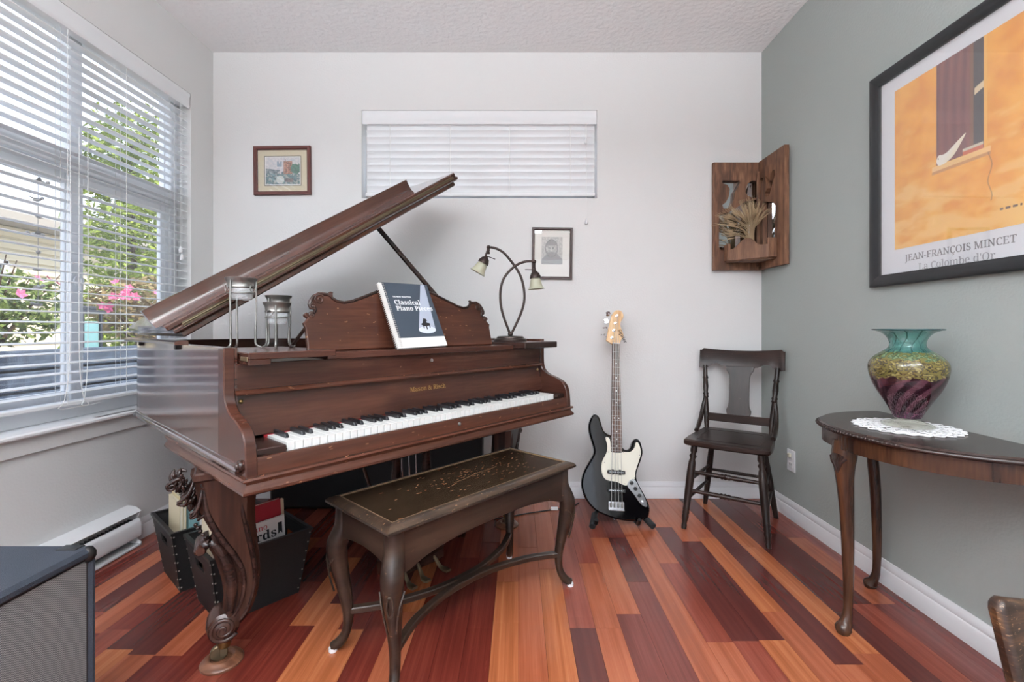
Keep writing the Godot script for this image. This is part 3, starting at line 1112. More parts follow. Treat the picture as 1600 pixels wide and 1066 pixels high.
func piano() -> void:
	var p := thing("grand_piano", "antique mahogany grand piano with raised lid and carved scroll legs", "piano", P_AT, P_TURN)
	var s := Shape.new()
	s.mould(rim_line(0.0), V2([0, 0.985, -0.034, 0.985, -0.034, 0.66, 0, 0.66]), 1.0)
	var rim := put("rim", s, M.piano_case, p)
	s = Shape.new()
	var run := rim_line(0.0)
	run.push_front(Vector2(0.0105, -0.05))
	run.append(Vector2(1.453, -0.05))
	s.mould(run, V2([-0.003, 0.66, 0.006, 0.661, 0.012, 0.666, 0.013, 0.672, 0.009, 0.678, 0.004, 0.680, 0.003, 0.687, -0.003, 0.689]), 1.0)
	put("rim_bead", s, M.piano_case, rim)
	# bottom boards and sound board
	s = Shape.new()
	var plan := []
	for q in rim_line(-0.01):
		plan.append(Vector2(q.x, -q.y))
	s.extrude(plan, 0.02, 0.0, Transform3D(Basis(Vector3.RIGHT, -PI / 2), Vector3(0, 0.675, 0)))
	put("bottom_board", s, M.piano_dark, p)
	s = Shape.new()
	plan = []
	for q in rim_line(-0.03):
		plan.append(Vector2(q.x, maxf(-q.y, 0.5)))
	s.extrude(dedupe(plan), 0.012, 0.0, Transform3D(Basis(Vector3.RIGHT, -PI / 2), Vector3(0, 0.90, 0)))
	put("sound_board", s, mat(rgb8(70, 48, 26), 0.5, 0.3), p)
	s = Shape.new()
	s.box(Vector3(PU / 2, 0.64, -0.38), Vector3(PU - 0.03, 0.04, 0.73))
	put("key_bed", s, M.piano_dark, p)
	s = Shape.new()
	s.mould(V2([0, -0.757, 0, 0, PU, 0, PU, -0.757]), V2([-0.04, 0.617, -0.004, 0.617, 0, 0.621, 0, 0.627, -0.006, 0.634, -0.011, 0.643, -0.010, 0.648, -0.003, 0.651, -0.001, 0.655, -0.004, 0.660, -0.012, 0.662, -0.04, 0.662]), -1.0)
	put("key_bed_moulding", s, M.piano_worn, p)
	# arms
	var arm := curve2(V2([0.0113, 0.66, 0.013, 0.70, 0.018, 0.737, 0.026, 0.757, 0.041, 0.775, 0.065, 0.788, 0.095, 0.799, 0.128, 0.809, 0.151, 0.822, 0.165, 0.838, 0.172, 0.86, 0.174, 0.9, 0.174, 0.985]), 3) + V2([0.22, 0.985, 0.22, 0.66])
	for u in [0.0245, PU - 0.0245]:
		s = Shape.new()
		s.extrude(arm, 0.029, 0.003, Transform3D(P_SIDE, Vector3(u, 0, 0)), 0.85)
		var ar := put("arm", s, M.piano, p)
		s = Shape.new()
		var sg := -1.0 if u < 0.5 else 1.0
		s.lathe(V2([0, 0.014, 0.006, 0.013, 0.008, 0.010, 0.013, 0.009, 0.016, 0.005, 0.016, 0]), 14, Transform3D(Basis(Vector3.BACK, -sg * PI / 2), Vector3(u + sg * 0.0145, 0.686, -0.045)))
		put("button", s, M.piano_up, ar)
	# cheek blocks and key slip
	for u in [0.0785, PU - 0.0785]:
		s = Shape.new()
		s.box(Vector3(u, 0.692, -0.10), Vector3(0.081, 0.064, 0.14), 0.003)
		s.box(Vector3(u, 0.712, -0.045), Vector3(0.081, 0.003, 0.032))
		put("cheek_block", s, M.piano_dark, p)
	s = Shape.new()
	s.extrude(V2([0.016, 0.66, 0.016, 0.700, 0.019, 0.706, 0.024, 0.708, 0.03, 0.706, 0.032, 0.66]), PU - 0.077, 0.0, Transform3D(P_SIDE, Vector3(PU / 2, 0, 0)))
	var slip := put("key_slip", s, M.piano_worn, p)
	s = Shape.new()
	s.lathe(V2([0, 0.003, 0.002, 0.003, 0.0035, 0.004, 0.006, 0.003, 0.007, 0]), 12, Transform3D(Basis(Vector3.RIGHT, PI / 2), Vector3(PU / 2, 0.686, -0.016)))
	put("screw", s, M.silver, slip)
	# keys
	var k0 := 0.1193
	var kw := 1.225 / 52.0
	var wk := Shape.new()
	wk.box(Vector3(0, 0.7145, -0.075), Vector3(kw - 0.0018, 0.029, 0.15), 0.0015)
	wk.box(Vector3(0, 0.7280, -0.075), Vector3(kw - 0.0014, 0.0024, 0.152), 0.0008)
	wk.st.generate_normals()
	var wkm := wk.st.commit()
	var bk := Shape.new()
	bk.extrude(V2([0.0, 0.727, 0.0, 0.731, 0.006, 0.7405, 0.012, 0.7415, 0.1, 0.7415, 0.1, 0.727]), 0.0105, 0.0014, Transform3D(P_SIDE, Vector3.ZERO), 0.9)
	bk.st.generate_normals()
	var bkm := bk.st.commit()
	for i in 52:
		var o := MeshInstance3D.new()
		o.name = "white_key"
		o.mesh = wkm
		o.material_override = M.white_key
		o.position = Vector3(k0 + kw * (i + 0.5), 0, -0.0345)
		p.add_child(o, true)
	for i in 51:
		if i % 7 in [0, 2, 3, 5, 6]:
			var o := MeshInstance3D.new()
			o.name = "black_key"
			o.mesh = bkm
			o.material_override = M.black_key
			o.position = Vector3(k0 + kw * (i + 1), 0, -0.085)
			p.add_child(o, true)
	s = Shape.new()
	s.box(Vector3(PU / 2, 0.727, -0.17), Vector3(1.24, 0.008, 0.012))
	put("felt_strip", s, M.red_felt, p)
	# fallboard, panel above it
	s = Shape.new()
	s.extrude(curve2(V2([0.166, 0.733, 0.170, 0.76, 0.1785, 0.81, 0.186, 0.852]), 4) + V2([0.205, 0.852, 0.195, 0.733]), PU - 0.077, 0.0, Transform3D(P_SIDE, Vector3(PU / 2, 0, 0)), 0.6)
	var fb := put("fallboard", s, M.piano, p)
	words("Mason & Risch", 0.0236, mat(rgb8(134, 100, 54), 0.5, 0.3), fb, Transform3D(Basis(Vector3.RIGHT, -0.16), Vector3(0.716, 0.808, -0.1768)), "Droid Serif", 700, "lettering", false, 0.0008, true)
	for u in [0.056, PU - 0.056]:
		s = Shape.new()
		s.lathe(V2([0, 0.006, 0.003, 0.005, 0.005, 0.003, 0.007, 0]), 10, Transform3D(Basis(Vector3.RIGHT, PI / 2), Vector3(u, 0.832, -0.182)))
		put("stop_pin", s, M.brass, fb)
	s = Shape.new()
	s.extrude(V2([0.164, 0.852, 0.163, 0.857, 0.167, 0.863, 0.174, 0.866, 0.21, 0.866, 0.21, 0.852]), PU - 0.077, 0.0, Transform3D(P_SIDE, Vector3(PU / 2, 0, 0)))
	put("fallboard_moulding", s, M.piano_worn, p)
	s = Shape.new()
	s.box(Vector3(PU / 2, 0.902, -0.19), Vector3(PU - 0.077, 0.074, 0.024))
	var np := put("upper_panel", s, M.piano, p)
	s = Shape.new()
	s.lathe(V2([0, 0.003, 0.002, 0.003, 0.0035, 0.005, 0.006, 0.004, 0.007, 0]), 12, Transform3D(Basis(Vector3.RIGHT, PI / 2), Vector3(PU / 2, 0.914, -0.178)))
	put("lock", s, M.silver, np)
	# music shelf in three pieces
	s = Shape.new()
	s.box(Vector3(0.75, 0.951, -0.33), Vector3(0.9, 0.022, 0.34), 0.002)
	put("music_tray", s, M.piano, p)
	s = Shape.new()
	s.box(Vector3(0.175, 0.963, -0.305), Vector3(0.25, 0.02, 0.40), 0.003)
	s.box(Vector3(0.079, 0.946, -0.17), Vector3(0.058, 0.016, 0.13), 0.002)
	var ls := put("side_shelf", s, M.piano, p)
	s = Shape.new()
	s.box(Vector3(0.0485, 0.955, -0.135), Vector3(0.003, 0.012, 0.05), 0.001)
	put("slide_rail", s, M.brass_old, ls)
	s = Shape.new()
	s.box(Vector3(1.325, 0.960, -0.295), Vector3(0.25, 0.03, 0.41), 0.003)
	put("side_shelf", s, M.piano_dark, p)
	# music desk
	var half := V2([0.287, 0.962, 0.287, 1.0, 0.287, 1.04, 0.281, 1.057, 0.29, 1.064, 0.297, 1.074, 0.288, 1.08, 0.287, 1.087, 0.295, 1.093, 0.306, 1.088, 0.321, 1.092, 0.328, 1.102, 0.325, 1.111, 0.312, 1.108, 0.309, 1.119, 0.315, 1.134, 0.327, 1.149, 0.348, 1.160, 0.371, 1.158, 0.385, 1.158, 0.393, 1.145, 0.409, 1.135, 0.436, 1.131, 0.47, 1.138, 0.518, 1.156, 0.59, 1.184, 0.66, 1.203])
	var full := half.duplicate()
	for k in range(half.size() - 1, -1, -1):
		full.append(Vector2(1.454 - half[k].x, half[k].y))
	var desk_xf := Transform3D(Basis(Vector3.RIGHT, -0.245), Vector3(0, 0.962, -0.272)) * T(Vector3(0, -0.962, 0))
	s = Shape.new()
	var outline := []
	for q in full:
		outline.append(Vector2(q.x, 0.962 + (q.y - 0.962) * 1.03))
	s.extrude(outline, 0.016, 0.003, desk_xf, 0.6)
	var desk := put("music_desk", s, M.piano_worn, p)
	s = Shape.new()
	var edge := []
	for q in outline.slice(9, outline.size() - 9):
		edge.append(desk_xf * Vector3(q.x, q.y, 0.006))
	s.tube(edge, 0.0065, 7)
	put("edge_bead", s, M.piano_dark, desk)
	s = Shape.new()
	for m in [0, 1]:
		for c in [[0.345, 1.138, 0.02], [0.312, 1.083, 0.011], [0.388, 1.157, 0.009], [0.318, 1.112, 0.012]]:
			var cu: float = c[0] if m == 0 else 1.454 - c[0]
			var sp := []
			for k in 22:
				var a := k * 0.45 + 0.6
				var r: float = c[2] * (1.0 - k / 24.0)
				sp.append(desk_xf * Vector3(cu + (r * cos(a)) * (1 if m == 0 else -1), 0.962 + (c[1] - 0.962) * 1.03 + r * sin(a), 0.0085))
			s.tube(sp, 0.0038, 6)
	put("scroll_carving", s, M.piano_up, desk)
	s = Shape.new()
	for u in [0.30, 1.15]:
		s.tube([Vector3(u, 1.05, -0.30), Vector3(u - 0.01, 0.966, -0.42)], 0.006, 6)
	put("desk_prop", s, M.piano_dark, desk)
	# lid, hinged along the bass side
	var lx := Transform3D(Basis(Vector3.BACK, deg_to_rad(33.3)), Vector3(-0.01, 0.994, 0))
	var lo := []
	for q in rim_line(0.008):
		lo.append(Vector2(clampf(q.x + 0.01, 0.0, 1.47), maxf(-q.y, 0.55)))
	lo = dedupe(lo)
	var flat := Basis(Vector3.RIGHT, -PI / 2)
	s = Shape.new()
	s.extrude(inset_plan(lo, 0.0), 0.020, 0.006, Transform3D(flat, Vector3(0, 0.031, 0)))
	s.extrude(inset_plan(lo, -0.018), 0.022, 0.004, Transform3D(flat, Vector3(0, 0.010, 0)))
	var lid := put("lid", s, M.piano_case, p, lx)
	s = Shape.new()
	s.box(Vector3(0.733, 0.051, -0.752), Vector3(1.463, 0.020, 0.40), 0.004)
	put("folded_flap", s, M.piano_case, lid)
	s = Shape.new()
	s.extrude(V2([0.60, 0.061, 0.606, 0.068, 0.612, 0.078, 0.614, 0.09, 0.614, 0.128, 0.636, 0.128, 0.636, 0.061]), 1.215, 0.0, Transform3D(P_SIDE, Vector3(0.597, 0, 0)), 0.6)
	put("lid_lip", s, M.piano_case, lid)
	s = Shape.new()
	s.tube([Vector3(0.045, 0.041, -0.549), Vector3(1.44, 0.041, -0.549)], 0.003, 8)
	s.box(Vector3(0.742, 0.0455, -0.5488), Vector3(1.39, 0.005, 0.002))
	s.box(Vector3(0.742, 0.0365, -0.5488), Vector3(1.39, 0.005, 0.002))
	put("piano_hinge", s, mat(rgb8(112, 98, 78), 0.4, 0.8), lid)
	for w in [0.62, 1.15]:
		s = Shape.new()
		s.box(Vector3(0.006, 0.977, -w), Vector3(0.014, 0.018, 0.014), 0.003)
		put("lid_hinge", s, M.black, p)
	s = Shape.new()
	s.extrude(V2([-0.014, 0.985, -0.016, 0.990, -0.013, 0.996, -0.004, 1.0, 0.02, 1.0, 0.024, 0.995, 0.024, 0.985]), 0.80, 0.0, Transform3D(Basis.IDENTITY, Vector3(0, 0, -0.955)), 0.5)
	put("hinge_strip", s, M.piano_case, p)
	# prop stick
	s = Shape.new()
	s.bar([Vector3(1.415, 0.93, -0.60), Vector3(0.885, 1.60, -0.86)], 0.012, 0.008, Vector3.RIGHT)
	var prop := put("lid_prop", s, M.piano_dark, p)
	s = Shape.new()
	s.ball(Vector3(1.12, 1.30, -0.745), 0.011, 8)
	put("catch", s, M.brass_old, prop)
	# legs
	piano_leg(p, Vector3(0.066, 0, -0.372), -0.3)
	piano_leg(p, Vector3(PU - 0.075, 0, -0.372), PI + 0.3)
	piano_leg(p, Vector3(0.42, 0, -1.25), PI / 2)
	# pedal lyre
	s = Shape.new()
	s.box(Vector3(0.735, 0.095, -0.31), Vector3(0.27, 0.07, 0.10), 0.008)
	s.box(Vector3(0.735, 0.60, -0.31), Vector3(0.22, 0.03, 0.10), 0.006)
	for u in [0.66, 0.81]:
		s.lathe(V2([0.02, 0.12, 0.026, 0.15, 0.018, 0.18, 0.024, 0.30, 0.03, 0.36, 0.022, 0.45, 0.018, 0.5, 0.026, 0.55, 0.026, 0.6]), 12, T(Vector3(u, 0, -0.31)))
	var lyre := put("pedal_lyre", s, M.piano_dark, p)
	for a in [[0.655, 0.735 - 0.07], [0.72, 0.735], [0.822, 0.735 + 0.07]]:
		s = Shape.new()
		s.bar(curve3([Vector3(a[1], 0.09, -0.30), Vector3(lerpf(a[1], a[0], 0.4), 0.085, -0.262), Vector3(lerpf(a[1], a[0], 0.7), 0.055, -0.23), Vector3(a[0], 0.048, -0.205), Vector3(a[0], 0.05, -0.18)], 4), lerps([0.006, 0.006, 0.008, 0.015, 0.013], 17), lerps([0.008, 0.007, 0.005, 0.005, 0.004], 17), Vector3.RIGHT, true, 0.6)
		put("pedal", s, M.brass_old, lyre)
	for u in [0.70, 0.735, 0.77]:
		s = Shape.new()
		s.tube([Vector3(u, 0.12, -0.32), Vector3(u, 0.6, -0.33)], 0.0035, 6)
		put("pedal_rod", s, M.chrome, lyre)
	for u in [0.66, 0.81]:
		s = Shape.new()
		s.tube([Vector3(u, 0.13, -0.35), Vector3(u - 0.02, 0.66, -0.66)], 0.008, 7)
		put("brace", s, M.piano_up, lyre)

func dedupe(a: Array) -> Array:
	var r := []
	for q in a:
		if r.is_empty() or (r[-1] - q).length() > 0.002:
			r.append(q)
	if (r[-1] - r[0]).length() < 0.002:
		r.pop_back()
	# drop points in line with their neighbours
	var t := []
	for k in r.size():
		var a0: Vector2 = r[(k - 1 + r.size()) % r.size()]
		var a1: Vector2 = r[(k + 1) % r.size()]
		if absf((r[k] - a0).normalized().cross((a1 - r[k]).normalized())) > 0.002:
			t.append(r[k])
	return t

func inset_plan(a: Array, o: float) -> Array:
	if o == 0.0:
		return a
	var pv := Geometry2D.offset_polygon(PackedVector2Array(a), o, Geometry2D.JOIN_MITER)
	var r := []
	for q in pv[0]:
		r.append(q)
	return r

func piano_leg(p: Node, at: Vector3, turn: float) -> void:
	var xf := T(at, Vector3(0, turn, 0))
	var s := Shape.new()
	var main := curve3(V3([0.005, 0.617, 0, 0.012, 0.56, 0, 0.018, 0.50, 0, 0.033, 0.43, 0, 0.054, 0.36, 0, 0.067, 0.30, 0, 0.07, 0.245, 0, 0.061, 0.19, 0, 0.042, 0.15, 0, 0.012, 0.123, 0]), 4)
	s.bar(main, lerps([0.085, 0.078, 0.074, 0.058, 0.042, 0.034, 0.031, 0.028, 0.025, 0.02], main.size()), lerps([0.06, 0.058, 0.056, 0.054, 0.05, 0.048, 0.046, 0.044, 0.042, 0.04], main.size()), Vector3.RIGHT, true, 0.45)
	s.box(Vector3(0.03, 0.603, 0), Vector3(0.20, 0.028, 0.16), 0.006)
	var leg := put("leg", s, M.piano_up, p, xf)
	# raised strand and scrolls
	s = Shape.new()
	var st := curve3(V3([-0.052, 0.372, 0, -0.046, 0.388, 0, -0.022, 0.388, 0, 0.0, 0.352, 0, 0.016, 0.30, 0, 0.024, 0.25, 0, 0.024, 0.20, 0, 0.016, 0.15, 0]), 4)
	s.bar(st, lerps([0.010, 0.014, 0.017, 0.021, 0.023, 0.022, 0.02, 0.016], st.size()), lerps([0.046, 0.048, 0.05, 0.052, 0.05, 0.05, 0.048, 0.046], st.size()), Vector3.RIGHT, true, 0.8)
	var rib := curve3(V3([0.05, 0.55, 0, 0.055, 0.47, 0, 0.07, 0.39, 0, 0.084, 0.31, 0, 0.085, 0.24, 0, 0.073, 0.18, 0, 0.05, 0.14, 0]), 4)
	s.bar(rib, 0.008, lerps([0.05, 0.06, 0.058, 0.054, 0.05, 0.048, 0.046], rib.size()), Vector3.RIGHT, true, 0.9)
	for z in [-1.0, 1.0]:
		s.tube(curve3([Vector3(-0.045, 0.56, z * 0.052), Vector3(-0.034, 0.48, z * 0.053), Vector3(-0.004, 0.41, z * 0.052), Vector3(0.032, 0.345, z * 0.05), Vector3(0.054, 0.29, z * 0.048), Vector3(0.058, 0.24, z * 0.046), Vector3(0.048, 0.19, z * 0.044), Vector3(0.03, 0.155, z * 0.042)], 4), lerps([0.004, 0.009, 0.010, 0.009, 0.008, 0.007, 0.006, 0.005], 29), 7)
	put("scroll_strand", s, M.piano_dark, leg)
	s = Shape.new()
	s.lathe(V2([0, -0.056, 0.012, -0.056, 0.03, -0.05, 0.042, -0.04, 0.046, -0.02, 0.046, 0.02, 0.042, 0.04, 0.03, 0.05, 0.012, 0.056, 0, 0.056]), 20, Transform3D(Basis(Vector3.RIGHT, PI / 2), Vector3(0.004, 0.127, 0)), 0.9)
	s.lathe(V2([0, -0.05, 0.012, -0.05, 0.017, -0.04, 0.017, 0.04, 0.012, 0.05, 0, 0.05]), 14, Transform3D(Basis(Vector3.RIGHT, PI / 2), Vector3(-0.054, 0.378, 0)))
	for z in [-1.0, 1.0]:
		var sp := []
		for k in 30:
			var a := -0.6 - k * 0.42
			var r := 0.040 * (1.0 - k / 32.0)
			sp.append(Vector3(0.004 + r * cos(a), 0.127 + r * sin(a), z * (0.044 + 0.014 * k / 30.0)))
		s.tube(sp, lerps([0.008, 0.004], 30), 6)
	put("foot_volute", s, M.piano_up, leg)
	# acanthus carving on the knee
	s = Shape.new()
	rng.seed = 9
	for k in 11:
		var t := k / 10.0
		var c := Vector3(lerpf(-0.118, -0.058, t), lerpf(0.598, 0.478, t), 0)
		for z in [-0.036, -0.012, 0.012, 0.036]:
			var e := c + Vector3(rng.randf_range(-0.008, 0.008), rng.randf_range(-0.008, 0.008), z * (1.2 - 0.4 * t))
			var l := rng.randf_range(0.8, 1.25)
			s.ball(e, 0.017 * l, 8, Vector3(0.36, 1.0, 0.46), Basis(Vector3.BACK, rng.randf_range(-0.9, 0.3)) * Basis(Vector3.RIGHT, z * 9.0 + rng.randf_range(-0.3, 0.3)))
	# curled leaf tips
	for q in [[-0.122, 0.582, 0.012], [-0.096, 0.535, 0.013], [-0.072, 0.492, 0.012], [-0.02, 0.555, 0.013], [0.01, 0.535, 0.011], [-0.045, 0.572, 0.012]]:
		for z in [-1.0, 1.0]:
			var sp := []
			for k in 16:
				var a: float = k * 0.5 + q[0] * 30.0
				var r: float = q[2] * (1.0 - k / 18.0)
				sp.append(Vector3(q[0] + r * cos(a), q[1] + r * sin(a), z * (0.048 + 0.006 * k / 16.0)))
			s.tube(sp, lerps([0.0045, 0.003], 16), 6)
			s.tube(curve3([Vector3(q[0] + 0.03, 0.6, z * 0.04), Vector3(q[0] + 0.014, q[1] + 0.02, z * 0.05), sp[0]], 3), [0.003, 0.004, 0.006, 0.006, 0.006, 0.005, 0.0045], 6)
	# a row of beads down the outer edge
	for k in 7:
		s.ball(Vector3(-0.066 + 0.006 * k, 0.455 - 0.011 * k, 0.035), 0.006, 8)
	put("leaf_carving", s, M.piano_dark, leg)
	s = Shape.new()
	s.lathe(V2([0, 0.048, 0.017, 0.048, 0.019, 0.054, 0.022, 0.088, 0.024, 0.098, 0, 0.098]), 16, T(Vector3(0.006, 0, 0)))
	var fer := put("ferrule", s, M.brass, leg)
	s = Shape.new()
	s.lathe(V2([0, -0.009, 0.021, -0.009, 0.024, -0.006, 0.024, 0.006, 0.021, 0.009, 0, 0.009]), 18, Transform3D(Basis(Vector3.RIGHT, PI / 2), Vector3(-0.008, 0.034, 0)))
	s.box(Vector3(0.004, 0.046, 0.0125), Vector3(0.02, 0.04, 0.004), 0.001, T(Vector3.ZERO))
	s.box(Vector3(0.004, 0.046, -0.0125), Vector3(0.02, 0.04, 0.004), 0.001, T(Vector3.ZERO))
	put("caster", s, M.brass_old, leg)
	# cup under the caster is a thing of its own
	s = Shape.new()
	s.lathe(V2([0, 0.010, 0.028, 0.010, 0.032, 0.020, 0.038, 0.023, 0.045, 0.020, 0.050, 0.014, 0.055, 0.013, 0.06, 0.007, 0.058, 0.0, 0, 0.0]), 28, Transform3D.IDENTITY, 0.6)
	var world := T(P_AT, Vector3(0, P_TURN, 0)) * xf
	var cup := put("caster_cup", s, tri_mat(wood(rgb8(88, 54, 38), rgb8(124, 82, 60), rgb8(150, 106, 80), 211, false, 0, Color.WHITE, 128), 0.35, 2.0), null, T(world.origin))
	var lab: String = {-0.3: "round wooden caster cup under the front scroll leg of the piano", PI / 2: "round wooden caster cup under the piano leg at the tail", PI + 0.3: "round wooden caster cup under the piano leg behind the bench"}[turn]
	tag(cup, lab, "caster cup", "caster cups under the piano")

func piano_things() -> void:
	# spiral-bound music on the desk
	var b := thing("music_book", "spiral-bound dark blue piano book leaning on the music desk", "book", pw(0.704, 0.9645, 0.193), P_TURN)
	var bx := Transform3D(Basis(Vector3.RIGHT, -0.46) * Basis(Vector3.BACK, deg_to_rad(1.5)), Vector3.ZERO)
	var navy := mat(rgb8(58, 68, 80), 0.5)
	var s := Shape.new()
	s.box(Vector3(0, 0.142, 0), Vector3(0.236, 0.282, 0.010), 0.001)
	var pg := put("pages", s, M.paper, b, bx)
	s = Shape.new()
	s.box(Vector3(0.008, 0.163, 0.0057), Vector3(0.222, 0.242, 0.001))
	var cov := put("cover", s, navy, b, bx)
	s = Shape.new()
	s.box(Vector3(0.008, 0.021, 0.0057), Vector3(0.222, 0.042, 0.001))
	put("cover_band", s, M.paper, b, bx)
	# spotlight cone and its pool, printed
	s = Shape.new()
	s.extrude(V2([0.084, 0.282, 0.104, 0.282, 0.085, 0.075, 0.002, 0.075]), 0.0006, 0.0, T(Vector3(0, 0, 0.0065)))
	put("cone_print", s, mat(rgb8(172, 180, 196), 0.6), cov)
	s = Shape.new()
	var el := []
	for k in 24:
		el.append(Vector2(0.0435 + 0.0425 * cos(TAU * k / 24), 0.073 + 0.016 * sin(TAU * k / 24)))
	s.extrude(el, 0.0007, 0.0, T(Vector3(0, 0, 0.0066)))
	put("pool_print", s, mat(rgb8(214, 220, 230), 0.6), cov)
	s = Shape.new()
	s.extrude(V2([0.018, 0.098, 0.03, 0.104, 0.04, 0.124, 0.052, 0.121, 0.056, 0.113, 0.05, 0.112, 0.05, 0.104, 0.064, 0.102, 0.064, 0.094, 0.062, 0.094, 0.062, 0.082, 0.058, 0.082, 0.058, 0.092, 0.046, 0.089, 0.046, 0.075, 0.041, 0.075, 0.041, 0.088, 0.033, 0.09, 0.031, 0.079, 0.027, 0.079, 0.028, 0.092]), 0.0007, 0.0, T(Vector3(0, 0, 0.0073)))
	put("piano_print", s, M.ink, cov)
	var white := mat(rgb8(236, 238, 240), 0.6)
	words("THE MOST BEAUTIFUL", 0.0085, white, cov, T(Vector3(-0.073, 0.221, 0.0066)), "Droid Sans", 600, "small_title")
	words("Classical", 0.0285, white, cov, T(Vector3(-0.074, 0.196, 0.0066)), "Droid Serif", 700, "title_line")
	words("Piano Pieces", 0.0285, white, cov, T(Vector3(-0.074, 0.169, 0.0070)), "Droid Serif", 700, "title_line")
	s = Shape.new()
	for k in 34:
		var y := 0.008 + k * 0.0081
		s.tube(curve3([Vector3(-0.096, y, 0.006), Vector3(-0.106, y, 0.013), Vector3(-0.122, y, 0.008), Vector3(-0.124, y, -0.004)], 2), 0.0011, 4)
	put("wire_binding", s, M.paper, b, bx)
	# three candle holders
	for a in [["tall silver candle holder with glass cup on long bowed legs", 0.14, 0.432, 0.232, 0.048, 0.3], ["shortest silver candle holder with glass cup, in front of the other two", 0.226, 0.362, 0.152, 0.044, 0.9], ["middle-height silver candle holder with glass cup, behind the shortest one", 0.268, 0.455, 0.182, 0.044, 0.1]]:
		candle_holder(a[0], pw(a[1], 0.9735, a[2]), a[3], a[4], a[5])
	desk_lamp()

func candle_holder(label: String, at: Vector3, h: float, r: float, turn: float) -> void:
	var c := thing("candle_holder", label, "candle holder", at, turn, "candle holders on the piano")
	var s := Shape.new()
	s.lathe(V2([r - 0.010, h - 0.034, r - 0.006, h - 0.030, r - 0.008, h - 0.026, r - 0.006, h - 0.012, r - 0.003, h - 0.008, r, h, r - 0.002, h + 0.001, r - 0.008, h - 0.010, r - 0.012, h - 0.034, r - 0.010, h - 0.034]), 24, Transform3D.IDENTITY, 0.6)
	s.lathe(V2([r - 0.010, h - 0.052, r - 0.007, h - 0.051, r - 0.007, h - 0.048, r - 0.010, h - 0.047, r - 0.010, h - 0.052]), 24)
	put("band", s, M.silver, c)
	for k in 3:
		s = Shape.new()
		var a := TAU * k / 3 + 0.5
		var cc := Vector3(cos(a) * (r - 0.004), h - 0.036, sin(a) * (r - 0.004))
		var ring := []
		for q in 13:
			var t := TAU * q / 12
			ring.append(cc + Vector3(-sin(a), 0, cos(a)) * cos(t) * 0.011 + Vector3(0, sin(t) * 0.011, 0))
		s.tube(ring, 0.0015, 5)
		put("ring_ornament", s, M.silver, c)
	s = Shape.new()
	s.lathe(V2([0, h - 0.072, r - 0.018, h - 0.072, r - 0.014, h - 0.066, r - 0.011, h - 0.03, r - 0.013, h - 0.03, r - 0.0165, h - 0.066, 0, h - 0.068]), 22)
	var cup := mat(Color(0.92, 0.94, 0.95, 0.25), 0.06)
	cup.transparency = BaseMaterial3D.TRANSPARENCY_ALPHA
	put("glass_cup", s, cup, c)
	for k in 3:
		var a := TAU * k / 3
		var d := Vector3(cos(a), 0, sin(a))
		s = Shape.new()
		s.tube(curve3([d * (r - 0.004) + Vector3(0, h - 0.010, 0), d * (r - 0.004) + Vector3(0, h * 0.5, 0), d * (r - 0.006) + Vector3(0, 0.03, 0), d * (r - 0.002) + Vector3(0, 0.010, 0), d * (r + 0.012) + Vector3(0, 0.003, 0)], 4), lerps([0.003, 0.0034, 0.0036, 0.0036, 0.0028], 17), 7)
		put("leg", s, M.silver, c)

